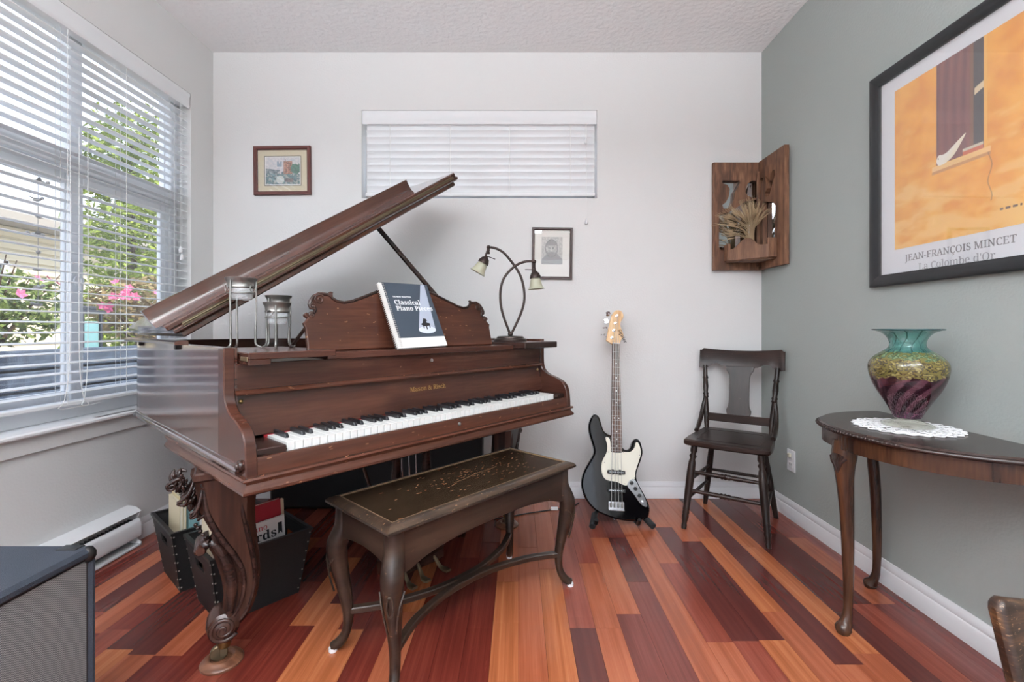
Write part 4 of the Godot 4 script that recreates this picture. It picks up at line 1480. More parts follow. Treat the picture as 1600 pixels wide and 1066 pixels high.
func desk_lamp() -> void:
	var d := 2.31
	var base := Vector3((797.5 - 810) / 724 * d, 0.9755, -d)
	var l := thing("desk_lamp", "bronze two-armed desk lamp with cream glass bell shades", "lamp", base)
	var loc := func(x: float, y: float, dz := 0.0) -> Vector3:
		return at_px(x, y, d) - base + Vector3(0, 0, dz)
	var s := Shape.new()
	s.lathe(V2([0, 0, 0.081, 0, 0.082, 0.006, 0.078, 0.013, 0.068, 0.016, 0.066, 0.022, 0.06, 0.025, 0.02, 0.027, 0, 0.027]), 28, Transform3D.IDENTITY, 0.8)
	s.ball(Vector3(0, 0.036, 0), 0.013, 12)
	put("base", s, M.bronze, l)
	for a in [[797, 522, 786, 492, 781.9, 470, 783, 448, 790, 431, 804.6, 416.3, 819, 409.5, 834.5, 408.5], [799, 522, 813, 492, 819.3, 468, 817, 443, 808.7, 422.5, 790, 397.8, 776, 388.5, 764, 386]]:
		var pts := []
		var z0 := 0.005 if a[0] == 797 else -0.005
		for k in 8:
			pts.append(loc.call(a[k * 2], a[k * 2 + 1], z0))
		s = Shape.new()
		s.tube(curve3(pts, 5), 0.0062, 8)
		put("arm", s, M.bronze, l)
	var shade := mat(rgb8(172, 170, 148), 0.35)
	shade.backlight_enabled = true
	shade.backlight = Color(0.3, 0.28, 0.2)
	for a in [[763.3, 386.5, 758, 405.5, -0.52, 1.0], [834.5, 409, 836, 428, 0.08, -1.0]]:
		var pv: Vector3 = loc.call(a[0], a[1])
		var cp: Vector3 = loc.call(a[2], a[3])
		s = Shape.new()
		s.ball(pv, 0.011, 10)
		s.lathe(V2([0, -0.034, 0.006, -0.034, 0.008, -0.028, 0.005, -0.022, 0.008, -0.014, 0.006, -0.008, 0, -0.006]), 10, T(pv + Vector3(0, 0.0, 0)))
		var hx := Transform3D(Basis(Vector3.BACK, a[4]), cp)
		s.tube([pv, cp + Vector3(0, 0.012, 0)], 0.005, 8)
		s.lathe(V2([0.028, -0.022, 0.027, -0.012, 0.02, 0.004, 0.010, 0.012, 0.006, 0.018, 0, 0.018]), 16, hx)
		var head := put("lamp_head", s, M.bronze, l)
		s = Shape.new()
		s.lathe(V2([0.026, -0.02, 0.034, -0.032, 0.038, -0.05, 0.042, -0.064, 0.05, -0.073, 0.053, -0.076, 0.05, -0.076, 0.039, -0.064, 0.035, -0.05, 0.03, -0.032, 0.022, -0.02]).map(func(q): return Vector2(q.x * 0.78, q.y)), 20, hx)
		put("lamp_shade", s, shade, head)
		s = Shape.new()
		s.tube([cp + Vector3(0.0, 0.02, 0), cp + Vector3(0.05 * a[5], 0.02 - 0.02 * maxf(a[5], 0.0), 0.008)], 0.0022, 6)
		put("switch_rod", s, M.bronze, head)

# ---------------------------------------------------------------- under the piano
func basket(label: String, u0: float, u1: float, w0: float, w1: float) -> void:
	var c := Vector2((u0 + u1) / 2, (w0 + w1) / 2)
	var b := thing("storage_basket", label, "basket", pw(c.x, 0.0, c.y), P_TURN, "black baskets under the piano")
	var wv := tri_mat(speckle(rgb8(8, 7, 8), rgb8(24, 21, 20), 0.25, 91), 0.55, 5.0)
	relief(wv, 0.3, 92, 0.6)
	var hx := (u1 - u0) / 2
	var hz := (w1 - w0) / 2
	var tp := 0.036
	var h := 0.25
	var th := 0.007
	var lerp_p := func(sx: float, sz: float, y: float, o := 0.0) -> Vector3:
		var k := tp * (1.0 - y / h) + o
		return Vector3(sx * (hx - k), y, sz * (hz - k))
	# front, back: plain boards; ends: boards with a hand hole
	for sz in [1.0, -1.0]:
		var s := Shape.new()
		s.loft([[lerp_p.call(-1, sz, 0.0), lerp_p.call(1, sz, 0.0), lerp_p.call(1, sz, h), lerp_p.call(-1, sz, h)], [lerp_p.call(-1, sz, 0.0, th), lerp_p.call(1, sz, 0.0, th), lerp_p.call(1, sz, h, th), lerp_p.call(-1, sz, h, th)]], true, true, sz > 0)
		put("side_panel", s, wv, b)
	for sx in [-1.0, 1.0]:
		var s := Shape.new()
		var cell := func(z0: float, z1: float, y0: float, y1: float) -> void:
			var q := []
			for o in [0.0, th]:
				var ring := []
				for e in [[z0, y0], [z1, y0], [z1, y1], [z0, y1]]:
					var k: float = tp * (1.0 - e[1] / h) + o
					ring.append(Vector3(sx * (hx - k), e[1], e[0] * (hz - tp * (1.0 - e[1] / h))))
				q.append(ring)
			s.loft(q, true, true, sx < 0)
		cell.call(-1.0, 1.0, 0.004, 0.165)
		cell.call(-1.0, -0.32, 0.165, 0.20)
		cell.call(0.32, 1.0, 0.165, 0.20)
		cell.call(-1.0, 1.0, 0.20, h)
		put("end_panel", s, wv, b)
	var s := Shape.new()
	s.box(Vector3(0, 0.005, 0), Vector3((hx - tp) * 2, 0.008, (hz - tp) * 2))
	put("bottom", s, wv, b)
	s = Shape.new()
	s.mould(V2([-hx, -hz, hx, -hz, hx, hz, -hx, hz]), V2([-0.010, 0.243, 0.003, 0.243, 0.003, 0.254, -0.010, 0.254]), 1.0, true)
	put("rim_band", s, mat(rgb8(22, 21, 22), 0.4), b)
	s = Shape.new()
	for sx in [-1.0, 1.0]:
		for k in 7:
			s.ball(lerp_p.call(sx, 1.0, 0.02 + k * 0.036, 0.006) + Vector3(0, 0, 0.006), 0.0032, 6)
			s.ball(lerp_p.call(sx, 1.0, 0.02 + k * 0.036, 0.006) + Vector3(sx * 0.006, 0, 0), 0.0032, 6)
			s.ball(lerp_p.call(sx, -1.0, 0.02 + k * 0.036, 0.006) + Vector3(sx * 0.006, 0, 0), 0.0032, 6)
	put("rivets", s, mat(rgb8(150, 146, 138), 0.35, 0.7), b)

func book(called: String, label: String, u: float, w: float, size: Vector3, cover: Color, turn: float, lean: float, group := "", y := 0.010, category := "book") -> Node3D:
	# size: cover width, height, thickness; the cover faces local +z
	var b := thing(called, label, category, pw(u, y, w), P_TURN + turn, group)
	b.rotation.z = lean
	var s := Shape.new()
	s.box(Vector3(0, size.y / 2, 0), Vector3(size.x - 0.004, size.y - 0.004, size.z - 0.002))
	put("pages", s, mat(rgb8(222, 214, 196), 0.85), b)
	s = Shape.new()
	var m := mat(cover, 0.45)
	for z in [-1, 1]:
		s.box(Vector3(0, size.y / 2, z * size.z / 2), Vector3(size.x, size.y, 0.0012))
	s.box(Vector3(-size.x / 2, size.y / 2, 0), Vector3(0.0012, size.y, size.z))
	put("cover", s, m, b)
	return b

func under_piano() -> void:
	basket("larger black basket behind the carved front leg, holding the red songbook", 0.083, 0.43, 0.543, 0.853)
	basket("black basket further back near the heater, holding teal notebooks", 0.052, 0.40, 0.892, 1.205)
	var g := "songbooks in the baskets"
	var b := book("songbook", "white songbook with red and black lettering in front of the red one", 0.262, 0.605, Vector3(0.20, 0.292, 0.008), rgb8(226, 222, 220), 0.0, 0.05, g, 0.017)
	words("piano", 0.027, mat(rgb8(186, 50, 64), 0.6), b, T(Vector3(-0.036, 0.270, 0.0052)), "Droid Serif", 400)
	words("chords", 0.046, M.ink, b, T(Vector3(-0.090, 0.238, 0.0052)), "Droid Serif", 700)
	var s := Shape.new()
	s.extrude(V2([0.075, 0.27, 0.09, 0.27, 0.09, 0.225, 0.083, 0.235, 0.075, 0.225]), 0.0006, 0.0, T(Vector3(0, 0, 0.0052)))
	put("ribbon_print", s, M.ink, b)
	book("songbook", "dark red songbook standing tall in the larger basket", 0.262, 0.622, Vector3(0.19, 0.355, 0.012), rgb8(150, 22, 38), 0.0, 0.05, g, 0.017)
	book("songbook", "cream songbook just behind the dark red one", 0.278, 0.64, Vector3(0.19, 0.345, 0.010), rgb8(214, 198, 168), 0.0, 0.04, g, 0.017)
	for k in 5:
		book("magazine", ["cream music magazine nearest the hand hole of the larger basket", "pale yellow music magazine, second from the hand hole", "worn grey music magazine, third from the hand hole", "ivory music magazine, fourth from the hand hole", "tan music magazine, fifth from the hand hole, in the larger basket"][k], 0.132 + k * 0.014, 0.728, Vector3(0.150, 0.305 + 0.012 * (k % 3), 0.009), [rgb8(222, 210, 184), rgb8(210, 196, 150), rgb8(190, 186, 174), rgb8(226, 218, 200), rgb8(176, 150, 116)][k], -PI / 2, 0.0, "music magazines in the larger basket", 0.010, "magazine")
	b = book("notebook", "teal notebook with a white printed label, standing in the back basket", 0.21, 0.962, Vector3(0.165, 0.325, 0.010), rgb8(120, 158, 160), -0.1, 0.0, "notebooks in the back basket", 0.010, "notebook")
	s = Shape.new()
	s.box(Vector3(0.012, 0.235, 0.0056), Vector3(0.12, 0.10, 0.0006))
	put("label_print", s, M.paper, b)
	s = Shape.new()
	s.box(Vector3(0.012, 0.265, 0.0062), Vector3(0.10, 0.018, 0.0006))
	put("bar_print", s, M.ink, b)
	s = Shape.new()
	s.box(Vector3(0.022, 0.215, 0.0062), Vector3(0.085, 0.055, 0.0006))
	put("panel_print", s, mat(rgb8(120, 152, 158), 0.6), b)
	book("notebook", "plain teal notebook behind the labelled one", 0.205, 0.985, Vector3(0.165, 0.335, 0.012), rgb8(104, 142, 144), -0.1, 0.0, "notebooks in the back basket", 0.010, "notebook")
	for k in 3:
		book("notebook", ["cream exercise book leftmost in the back basket", "yellowed exercise book, second in the back basket", "maroon exercise book behind the teal notebooks"][k], [0.1035, 0.115, 0.213][k], [1.06, 1.06, 1.015][k], Vector3(0.165, 0.325 + 0.012 * k, 0.010), [rgb8(214, 202, 172), rgb8(202, 186, 146), rgb8(88, 34, 34)][k], [-PI / 2, -PI / 2, -0.1][k], 0.0, "notebooks in the back basket", 0.010, "notebook")
	# black case standing against the back wall
	var c := thing("instrument_case", "long black instrument case standing behind the piano against the wall", "case", Vector3(-0.82, 0, ZB + 0.11))
	s = Shape.new()
	s.box(Vector3(0, 0.235, 0), Vector3(1.22, 0.47, 0.16), 0.02)
	put("shell", s, mat(rgb8(13, 13, 17), 0.6), c)
	s = Shape.new()
	s.box(Vector3(0, 0.235, 0.0), Vector3(1.225, 0.475, 0.012), 0.003)
	put("closing_band", s, mat(rgb8(46, 46, 48), 0.5), c)
	s = Shape.new()
	s.tube(curve3([Vector3(-0.08, 0.475, 0.04), Vector3(-0.06, 0.51, 0.05), Vector3(0.06, 0.51, 0.05), Vector3(0.08, 0.475, 0.04)], 5), 0.009, 7)
	put("handle", s, M.rubber, c)

# ---------------------------------------------------------------- piano bench
func bench_veneer() -> StandardMaterial3D:
	# dark veneer with the scratches and rubbed patches of the photograph; u along the bench
	var im: Image = wood(rgb8(40, 29, 20), rgb8(50, 37, 26), rgb8(62, 47, 34), 151).get_image()
	rng.seed = 61
	var ink := func(p: Vector2, c: Color, a: float) -> void:
		var q := Vector2i(int(p.x * 511), int(p.y * 511))
		if q.x >= 1 and q.y >= 2 and q.x < 511 and q.y < 509:
			for dy in range(-2, 3):
				for dx in 2:
					var z := q + Vector2i(dx, dy)
					im.set_pixelv(z, im.get_pixelv(z).lerp(c, a * (1.0 if absi(dy) < 2 else 0.5)))
	for k in 150:
		var c := Vector2(rng.randfn(0.58, 0.22), rng.randfn(0.48, 0.2))
		if k % 5 == 0:
			c = Vector2(rng.randf(), rng.randf())
		var a := rng.randf_range(-0.5, 0.5)
		var l := rng.randf_range(0.003, 0.016)
		var tone := rgb8(150, 122, 96).lerp(rgb8(128, 74, 44), rng.randf())
		for q in 10:
			var p := c + Vector2(cos(a), sin(a) * 2.3) * l * q / 10.0
			ink.call(p, tone, 0.8)
			ink.call(p + Vector2(0, 0.002), tone, 0.5)
	for q in 240:
		var t := q / 240.0
		ink.call(Vector2(0.42 + 0.30 * t, 0.55 - 0.10 * t + 0.012 * sin(t * 9.0)), rgb8(140, 112, 84), 0.7)
		ink.call(Vector2(0.42 + 0.30 * t, 0.553 - 0.10 * t + 0.012 * sin(t * 9.0)), rgb8(110, 84, 60), 0.5)
	for k in 500:
		var p := Vector2(rng.randfn(0.66, 0.07), rng.randfn(0.38, 0.10))
		ink.call(p, rgb8(110, 90, 78), 0.25)
	var m := mat(Color.WHITE, 0.26)
	m.albedo_texture = ImageTexture.create_from_image(im)
	return m

func bench() -> void:
	var b := thing("piano_bench", "worn dark brown piano bench with cabriole legs and curved stretcher", "bench", Vector3(-0.194, 0, -1.682), deg_to_rad(47.5))
	var hx := 0.43
	var hz := 0.185
	var s := Shape.new()
	s.box(Vector3(0, 0.490, 0), Vector3(hx * 2 - 0.03, 0.016, hz * 2 - 0.03), 0.004)
	var top := put("top", s, M.bench, b)
	s = Shape.new()
	var tx := hx - 0.032
	var tz := hz - 0.032
	s.quad_uv([Vector3(-tx, 0.4985, tz), Vector3(tx, 0.4985, tz), Vector3(tx, 0.4985, -tz), Vector3(-tx, 0.4985, -tz)], [Vector2(0, 1), Vector2(1, 1), Vector2(1, 0), Vector2(0, 0)])
	put("top_veneer", s, bench_veneer(), top)
	s = Shape.new()
	s.mould(V2([-hx, -hz, hx, -hz, hx, hz, -hx, hz]), V2([-0.033, 0.4975, -0.033, 0.5016, -0.0305, 0.5022, -0.0295, 0.5]), 1.0, true)
	put("worn_edge_line", s, mat(rgb8(126, 102, 78), 0.4), top)
	s = Shape.new()
	s.mould(V2([-hx, -hz, hx, -hz, hx, hz, -hx, hz]), V2([-0.034, 0.497, -0.030, 0.5015, -0.02, 0.5005, -0.008, 0.496, 0.0, 0.488, 0.001, 0.482, -0.004, 0.477, -0.012, 0.474, -0.034, 0.474]), 1.0, true)
	put("edge_moulding", s, M.bench_worn, top)
	# aprons with shaped lower edges
	var apron := func(half: float, drop: float) -> Array:
		var r := [Vector2(half, 0.476), Vector2(-half, 0.476)]
		var pts := curve2([Vector2(-half, 0.36), Vector2(-half * 0.9, 0.352), Vector2(-half * 0.72, 0.375), Vector2(-half * 0.4, drop), Vector2(0, drop + 0.004), Vector2(half * 0.4, drop), Vector2(half * 0.72, 0.375), Vector2(half * 0.9, 0.352), Vector2(half, 0.36)], 5)
		return r + pts
	for z in [-1.0, 1.0]:
		s = Shape.new()
		s.extrude(apron.call(hx - 0.035, 0.392), 0.018, 0.002, T(Vector3(0, 0, z * (hz - 0.03))))
		put("apron", s, M.bench, b)
	for x in [-1.0, 1.0]:
		s = Shape.new()
		s.extrude(apron.call(hz - 0.03, 0.385), 0.018, 0.002, Transform3D(P_SIDE, Vector3(x * (hx - 0.035), 0, 0)))
		put("apron", s, M.bench, b)
	# cabriole legs
	for x in [-1.0, 1.0]:
		for z in [-1.0, 1.0]:
			var d := Vector3(x, 0, z).normalized()
			var c := Vector3(x * (hx - 0.045), 0, z * (hz - 0.042))
			var pts := curve3([c + Vector3(0, 0.474, 0), c + d * 0.002 + Vector3(0, 0.41, 0), c + d * 0.022 + Vector3(0, 0.355, 0), c + d * 0.024 + Vector3(0, 0.31, 0), c + d * 0.006 + Vector3(0, 0.22, 0), c - d * 0.010 + Vector3(0, 0.13, 0), c - d * 0.006 + Vector3(0, 0.07, 0), c + d * 0.014 + Vector3(0, 0.032, 0), c + d * 0.040 + Vector3(0, 0.016, 0)], 4)
			var wd := lerps([0.026, 0.028, 0.031, 0.029, 0.021, 0.0155, 0.0135, 0.015, 0.013], pts.size())
			s = Shape.new()
			s.bar(pts, wd, wd, Vector3(x, 0, 0), true, 0.58)
			var leg := put("leg", s, M.bench, b)
			s = Shape.new()
			var k := d * 0.056 + c
			var e := Vector3(-d.z, 0, d.x)
			var ring := []
			for q in 15:
				var a := TAU * q / 14
				ring.append(k + e * cos(a) * 0.009 + Vector3(0, 0.285 + sin(a) * 0.03, 0) - d * 0.008 * (0.5 - 0.5 * sin(a)))
			s.tube(ring, 0.003, 5)
			for q in [-1.0, 1.0]:
				s.tube(curve3([k + e * q * 0.034 - d * 0.03 + Vector3(0, 0.315, 0), k + e * q * 0.022 - d * 0.012 + Vector3(0, 0.27, 0), k + e * q * 0.012 - d * 0.026 + Vector3(0, 0.2, 0)], 4), 0.003, 5)
			put("knee_carving", s, M.bench_worn, leg)
			s = Shape.new()
			s.lathe(V2([0, 0, 0.013, 0, 0.013, 0.012, 0, 0.012]), 12, T(c + d * 0.038))
			put("glide", s, M.trim, leg)
	# two bowed stretchers that meet under the middle
	for z in [-1.0, 1.0]:
		s = Shape.new()
		var a := Vector3(hx - 0.05, 0.13, z * (hz - 0.046))
		s.bar(curve3([Vector3(-a.x, 0.13, a.z), Vector3(-a.x * 0.7, 0.13, a.z * 0.5), Vector3(-a.x * 0.3, 0.13, a.z * 0.16), Vector3(0, 0.13, a.z * 0.10), Vector3(a.x * 0.3, 0.13, a.z * 0.16), Vector3(a.x * 0.7, 0.13, a.z * 0.5), Vector3(a.x, 0.13, a.z)], 5), 0.010, 0.013, Vector3.UP)
		put("stretcher", s, M.bench, b)
	s = Shape.new()
	s.box(Vector3(0, 0.13, 0), Vector3(0.07, 0.019, 0.05), 0.004)
	put("stretcher_block", s, M.bench, b)

# ---------------------------------------------------------------- bass guitar on its stand
func gp(cx: float, cy: float, ox := 900.0, oy := 640.0, sc := 5.329) -> Vector2:
	# outline read off the photograph, laid into the instrument's own plane (x across, y along the neck)
	var q := oy + cy / sc - 513.0
	var t := (724.0 - 2.42 * q) / (698.3 + 0.264 * q)
	var d := 2.42 + 0.264 * t
	return Vector2((ox + cx / sc - 810.0) / 724.0 * d - 0.5004 - 0.058 * t, t)

func gpoly(a: Array, head := false) -> Array:
	var r := []
	for k in a.size() / 2:
		r.append(gp(a[k * 2], a[k * 2 + 1], 925, 470, 5.613) if head else gp(a[k * 2], a[k * 2 + 1]))
	return r

func guitar() -> void:
	var g := thing("bass_guitar", "black four-string bass guitar with cream pickguard on a floor stand", "bass guitar", Vector3(0.5004, 0.04, -2.42))
	g.basis = Basis(Vector3.RIGHT, -0.267) * Basis(Vector3.BACK, -0.058)
	var body := curve2(gpoly([140, 56, 160, 52, 178, 60, 192, 80, 205, 120, 228, 185, 268, 214, 300, 225, 350, 300, 378, 312, 410, 332, 448, 312, 465, 262, 490, 234, 520, 245, 540, 290, 548, 350, 530, 420, 502, 500, 497, 560, 520, 620, 560, 690, 590, 750, 605, 800, 600, 860, 575, 890, 520, 912, 430, 920, 330, 910, 240, 885, 160, 850, 90, 780, 50, 690, 42, 620, 60, 540, 100, 460, 140, 390, 145, 340, 125, 270, 105, 200, 103, 140, 118, 90]), 3, true)
	var s := Shape.new()
	s.extrude(body, 0.042, 0.008, Transform3D.IDENTITY, 0.2)
	var bo := put("body", s, M.black_gloss, g)
	s = Shape.new()
	s.extrude(curve2(gpoly([240, 237, 275, 250, 283, 330, 290, 357, 370, 357, 385, 347, 440, 347, 476, 312, 490, 266, 512, 270, 525, 310, 531, 355, 510, 430, 485, 510, 480, 568, 450, 578, 410, 625, 330, 600, 250, 590, 215, 550, 205, 490, 215, 430, 245, 370, 255, 310]), 3, true), 0.003, 0.001, T(Vector3(0, 0, 0.0222)), 0.3)
	var pgd := put("pickguard", s, mat(rgb8(226, 222, 206), 0.3), g)
	s = Shape.new()
	for q in gpoly([250, 246, 263, 357, 230, 446, 217, 540, 290, 578, 398, 612, 478, 556, 497, 463, 522, 368, 510, 273, 387, 353]):
		s.ball(Vector3(q.x, q.y, 0.0238), 0.0024, 6)
	put("screws", s, M.silver, pgd)
	s = Shape.new()
	s.extrude(curve2(gpoly([442, 576, 480, 572, 520, 640, 566, 725, 583, 785, 560, 790, 520, 760, 470, 690, 418, 627]), 3, true), 0.003, 0.0008, T(Vector3(0, 0, 0.0225)), 0.3)
	var cp := put("control_plate", s, M.chrome, g)
	for q in gpoly([452, 600, 485, 646, 517, 700]):
		s = Shape.new()
		s.lathe(V2([0, 0.017, 0.007, 0.017, 0.009, 0.014, 0.0105, 0, 0, 0]), 14, Transform3D(Basis(Vector3.RIGHT, PI / 2), Vector3(q.x, q.y, 0.024)))
		put("knob", s, M.black, cp)
	var jq := gp(545, 750)
	s = Shape.new()
	s.lathe(V2([0, 0.004, 0.003, 0.004, 0.003, 0.007, 0.006, 0.006, 0.007, 0, 0, 0]), 10, Transform3D(Basis(Vector3.RIGHT, PI / 2), Vector3(jq.x, jq.y, 0.024)))
	put("jack", s, M.chrome, cp)
	for yy in [520, 671]:
		var q := gp(327, yy)
		s = Shape.new()
		s.box(Vector3(q.x, q.y, 0.0275), Vector3(0.094, 0.019, 0.013), 0.003)
		s.box(Vector3(q.x - 0.02, q.y, 0.0265), Vector3(0.014, 0.027, 0.011), 0.003)
		s.box(Vector3(q.x + 0.02, q.y, 0.0265), Vector3(0.014, 0.027, 0.011), 0.003)
		var pk := put("pickup", s, M.black, g)
		s = Shape.new()
		for k in 8:
			s.lathe(V2([0, 0.0012, 0.0024, 0.001, 0.0026, 0]), 8, Transform3D(Basis(Vector3.RIGHT, PI / 2), Vector3(q.x - 0.034 + k * 0.0097, q.y, 0.034)))
		put("pole_pieces", s, M.chrome, pk)
	var bq := gp(328, 800)
	s = Shape.new()
	s.box(Vector3(bq.x, bq.y, 0.0235), Vector3(0.082, 0.044, 0.003), 0.001)
	s.box(Vector3(bq.x, bq.y - 0.02, 0.029), Vector3(0.082, 0.004, 0.012), 0.001)
	var br := put("bridge", s, M.chrome, g)
	for k in 4:
		s = Shape.new()
		s.box(Vector3(bq.x - 0.0285 + k * 0.019, bq.y + 0.004, 0.029), Vector3(0.012, 0.024, 0.010), 0.003)
		put("saddle", s, M.silver, br)
	# neck
	var nut := Vector2(0.0, 0.94)
	var heel := gp(330, 352)
	nut.x = gp(201, 385, 925, 470, 5.613).x
	s = Shape.new()
	s.loft([[Vector3(heel.x - 0.031, heel.y, 0.022), Vector3(heel.x + 0.031, heel.y, 0.022), Vector3(heel.x + 0.024, heel.y, 0.0), Vector3(heel.x - 0.024, heel.y, 0.0)], [Vector3(nut.x - 0.0205, nut.y, 0.022), Vector3(nut.x + 0.0205, nut.y, 0.022), Vector3(nut.x + 0.014, nut.y, 0.004), Vector3(nut.x - 0.014, nut.y, 0.004)]], true, true, true)
	put("neck", s, mat(rgb8(206, 168, 118), 0.35), g)
	s = Shape.new()
	s.loft([[Vector3(heel.x - 0.031, heel.y, 0.022), Vector3(heel.x + 0.031, heel.y, 0.022), Vector3(heel.x + 0.030, heel.y, 0.029), Vector3(heel.x - 0.030, heel.y, 0.029)], [Vector3(nut.x - 0.0205, nut.y, 0.022), Vector3(nut.x + 0.0205, nut.y, 0.022), Vector3(nut.x + 0.0195, nut.y, 0.028), Vector3(nut.x - 0.0195, nut.y, 0.028)]], true, true, true)
	var fbm := tri_mat(wood(rgb8(52, 34, 28), rgb8(80, 56, 46), rgb8(104, 76, 62), 221, true, 0, Color.WHITE, 128), 0.5, 4.0)
	var fbd := put("fretboard", s, fbm, g)
	var prev := nut.y
	for k in range(1, 21):
		var y := nut.y - 0.864 * (1.0 - pow(2.0, -k / 12.0))
		var t := (nut.y - y) / (nut.y - heel.y)
		var c := lerpf(nut.x, heel.x, t)
		s = Shape.new()
		s.tube([Vector3(c - lerpf(0.0195, 0.030, t), y, 0.0288), Vector3(c + lerpf(0.0195, 0.030, t), y, 0.0288)], 0.0011, 5)
		put("fret", s, M.silver, fbd)
		if k in [3, 5, 7, 9, 12, 15, 17, 19]:
			var m := (y + prev) / 2
			for o in ([-0.012, 0.012] if k == 12 else [0.0]):
				s = Shape.new()
				s.lathe(V2([0, 0.0006, 0.0032, 0.0004, 0.0032, 0]), 10, Transform3D(Basis(Vector3.RIGHT, PI / 2), Vector3(c + o, m, 0.0287)))
				put("position_dot", s, M.paper, fbd)
		prev = y
	s = Shape.new()
	s.box(Vector3(nut.x, nut.y + 0.002, 0.026), Vector3(0.040, 0.004, 0.009), 0.001)
	put("nut", s, M.paper, g)
	s = Shape.new()
	s.extrude(curve2(gpoly([172, 385, 150, 372, 122, 356, 126, 328, 150, 200, 170, 130, 200, 92, 240, 87, 268, 115, 268, 152, 246, 190, 246, 230, 268, 285, 270, 325, 250, 345, 232, 385], true), 3, true), 0.014, 0.002, T(Vector3(0, 0, 0.008)), 0.3)
	var hd := put("headstock", s, tri_mat(wood(rgb8(196, 150, 100), rgb8(216, 176, 128), rgb8(228, 194, 148), 231, true, 0, Color.WHITE, 128), 0.35, 4.0), g)
	words("Squier", 0.026, M.ink, hd, Transform3D(Basis(Vector3.BACK, -1.1), Vector3(gp(232, 255, 925, 470, 5.613).x, gp(232, 255, 925, 470, 5.613).y, 0.0156)), "Droid Serif", 700, "lettering", true)
	for a in [[212, 137, 140, 115, 0.3], [198, 203, 125, 180, 0.0], [185, 265, 114, 238, -0.6], [170, 330, 98, 300, -0.7]]:
		var p0 := gp(a[0], a[1], 925, 470, 5.613)
		var p1 := gp(a[2], a[3], 925, 470, 5.613)
		s = Shape.new()
		s.lathe(V2([0, 0.016, 0.005, 0.016, 0.006, 0.012, 0.005, 0.004, 0.009, 0.003, 0.009, 0, 0, 0]), 12, Transform3D(Basis(Vector3.RIGHT, PI / 2), Vector3(p0.x, p0.y, 0.015)))
		put("tuner_post", s, M.chrome, hd)
		s = Shape.new()
		s.tube([Vector3(p0.x, p0.y, 0.0), Vector3(p1.x, p1.y, 0.0)], 0.003, 6)
		var kx := Transform3D(Basis(Vector3.BACK, 0.3) * Basis(Vector3.RIGHT, a[4] * 2.0), Vector3(p1.x, p1.y, 0))
		s.extrude(curve2(V2([0.014, 0.004, 0.008, 0.013, -0.006, 0.014, -0.014, 0.008, -0.009, 0, -0.014, -0.008, -0.006, -0.014, 0.008, -0.013, 0.014, -0.004]), 2, true), 0.005, 0.001, kx)
		put("tuning_peg", s, M.chrome, hd)
	for k in 4:
		var o := (k - 1.5)
		var top: Array = [[170, 330], [185, 265], [198, 203], [212, 137]][k]
		var tp := gp(top[0], top[1], 925, 470, 5.613)
		s = Shape.new()
		s.tube([Vector3(bq.x + o * 0.019, bq.y, 0.036), Vector3(nut.x + o * 0.0095, nut.y + 0.002, 0.031), Vector3(tp.x, tp.y, 0.024)], lerps([0.0016 - k * 0.0002, 0.0016 - k * 0.0002, 0.0012], 3), 5)
		put("string", s, M.silver, g)
	for q in [gp(155, 48), gp(318, 914)]:
		s = Shape.new()
		s.ball(Vector3(q.x, q.y, 0), 0.006, 8)
		put("strap_button", s, M.chrome, g)

	# stand
	var st := thing("guitar_stand", "black tubular guitar stand with foam feet under the bass", "guitar stand", Vector3(0.53, 0, -2.52))
	s = Shape.new()
	s.tube(curve3([Vector3(-0.03, 0.33, -0.09), Vector3(-0.07, 0.2, -0.03), Vector3(-0.10, 0.075, 0.02), Vector3(-0.148, 0.022, 0.11)], 4), 0.009, 8)
	s.tube(curve3([Vector3(0.03, 0.33, -0.09), Vector3(0.07, 0.2, -0.03), Vector3(0.10, 0.075, 0.02), Vector3(0.162, 0.022, 0.10)], 4), 0.009, 8)
	s.tube(curve3([Vector3(0, 0.34, -0.09), Vector3(0.0, 0.2, -0.16), Vector3(0.0, 0.016, -0.26)], 4), 0.009, 8)
	s.tube([Vector3(-0.085, 0.13, -0.01), Vector3(0.085, 0.13, -0.01)], 0.006, 8)
	s.box(Vector3(0, 0.335, -0.09), Vector3(0.09, 0.03, 0.03), 0.006)
	put("frame", s, M.rubber, st)
	for x in [-1.0, 1.0]:
		s = Shape.new()
		s.tube([Vector3(x * 0.125, 0.05, 0.06), Vector3(x * 0.15 + 0.008 * (x + 1), 0.018, 0.135)], 0.0165, 12)
		put("foam_foot", s, M.rubber, st)
		s = Shape.new()
		s.tube(curve3([Vector3(x * 0.10, 0.075, 0.02), Vector3(x * 0.105 - 0.02, 0.030, 0.06), Vector3(x * 0.11 - 0.02, 0.026, 0.12), Vector3(x * 0.11 - 0.02, 0.06, 0.152)], 4), 0.010, 8)
		put("cradle_arm", s, M.black, st)
	s = Shape.new()
	s.tube([Vector3(0, 0.016, -0.245), Vector3(0, 0.016, -0.285)], 0.014, 10)
	put("foam_foot", s, M.rubber, st)

# ---------------------------------------------------------------- chairs
func spindle(s: Shape, a: Vector3, b: Vector3, prof: Array) -> void:
	# turned rod from a to b; prof = (radius, position 0..1)
	var y := (b - a).normalized()
	var x := y.cross(Vector3.FORWARD).normalized()
	var z := x.cross(y)
	var l := (b - a).length()
	var pr := [Vector2(0, 0)]
	for q in prof:
		pr.append(Vector2(q.x, q.y * l))
	pr.append(Vector2(0, l))
	s.lathe(pr, 12, Transform3D(Basis(x, y, z), a), 0.5)

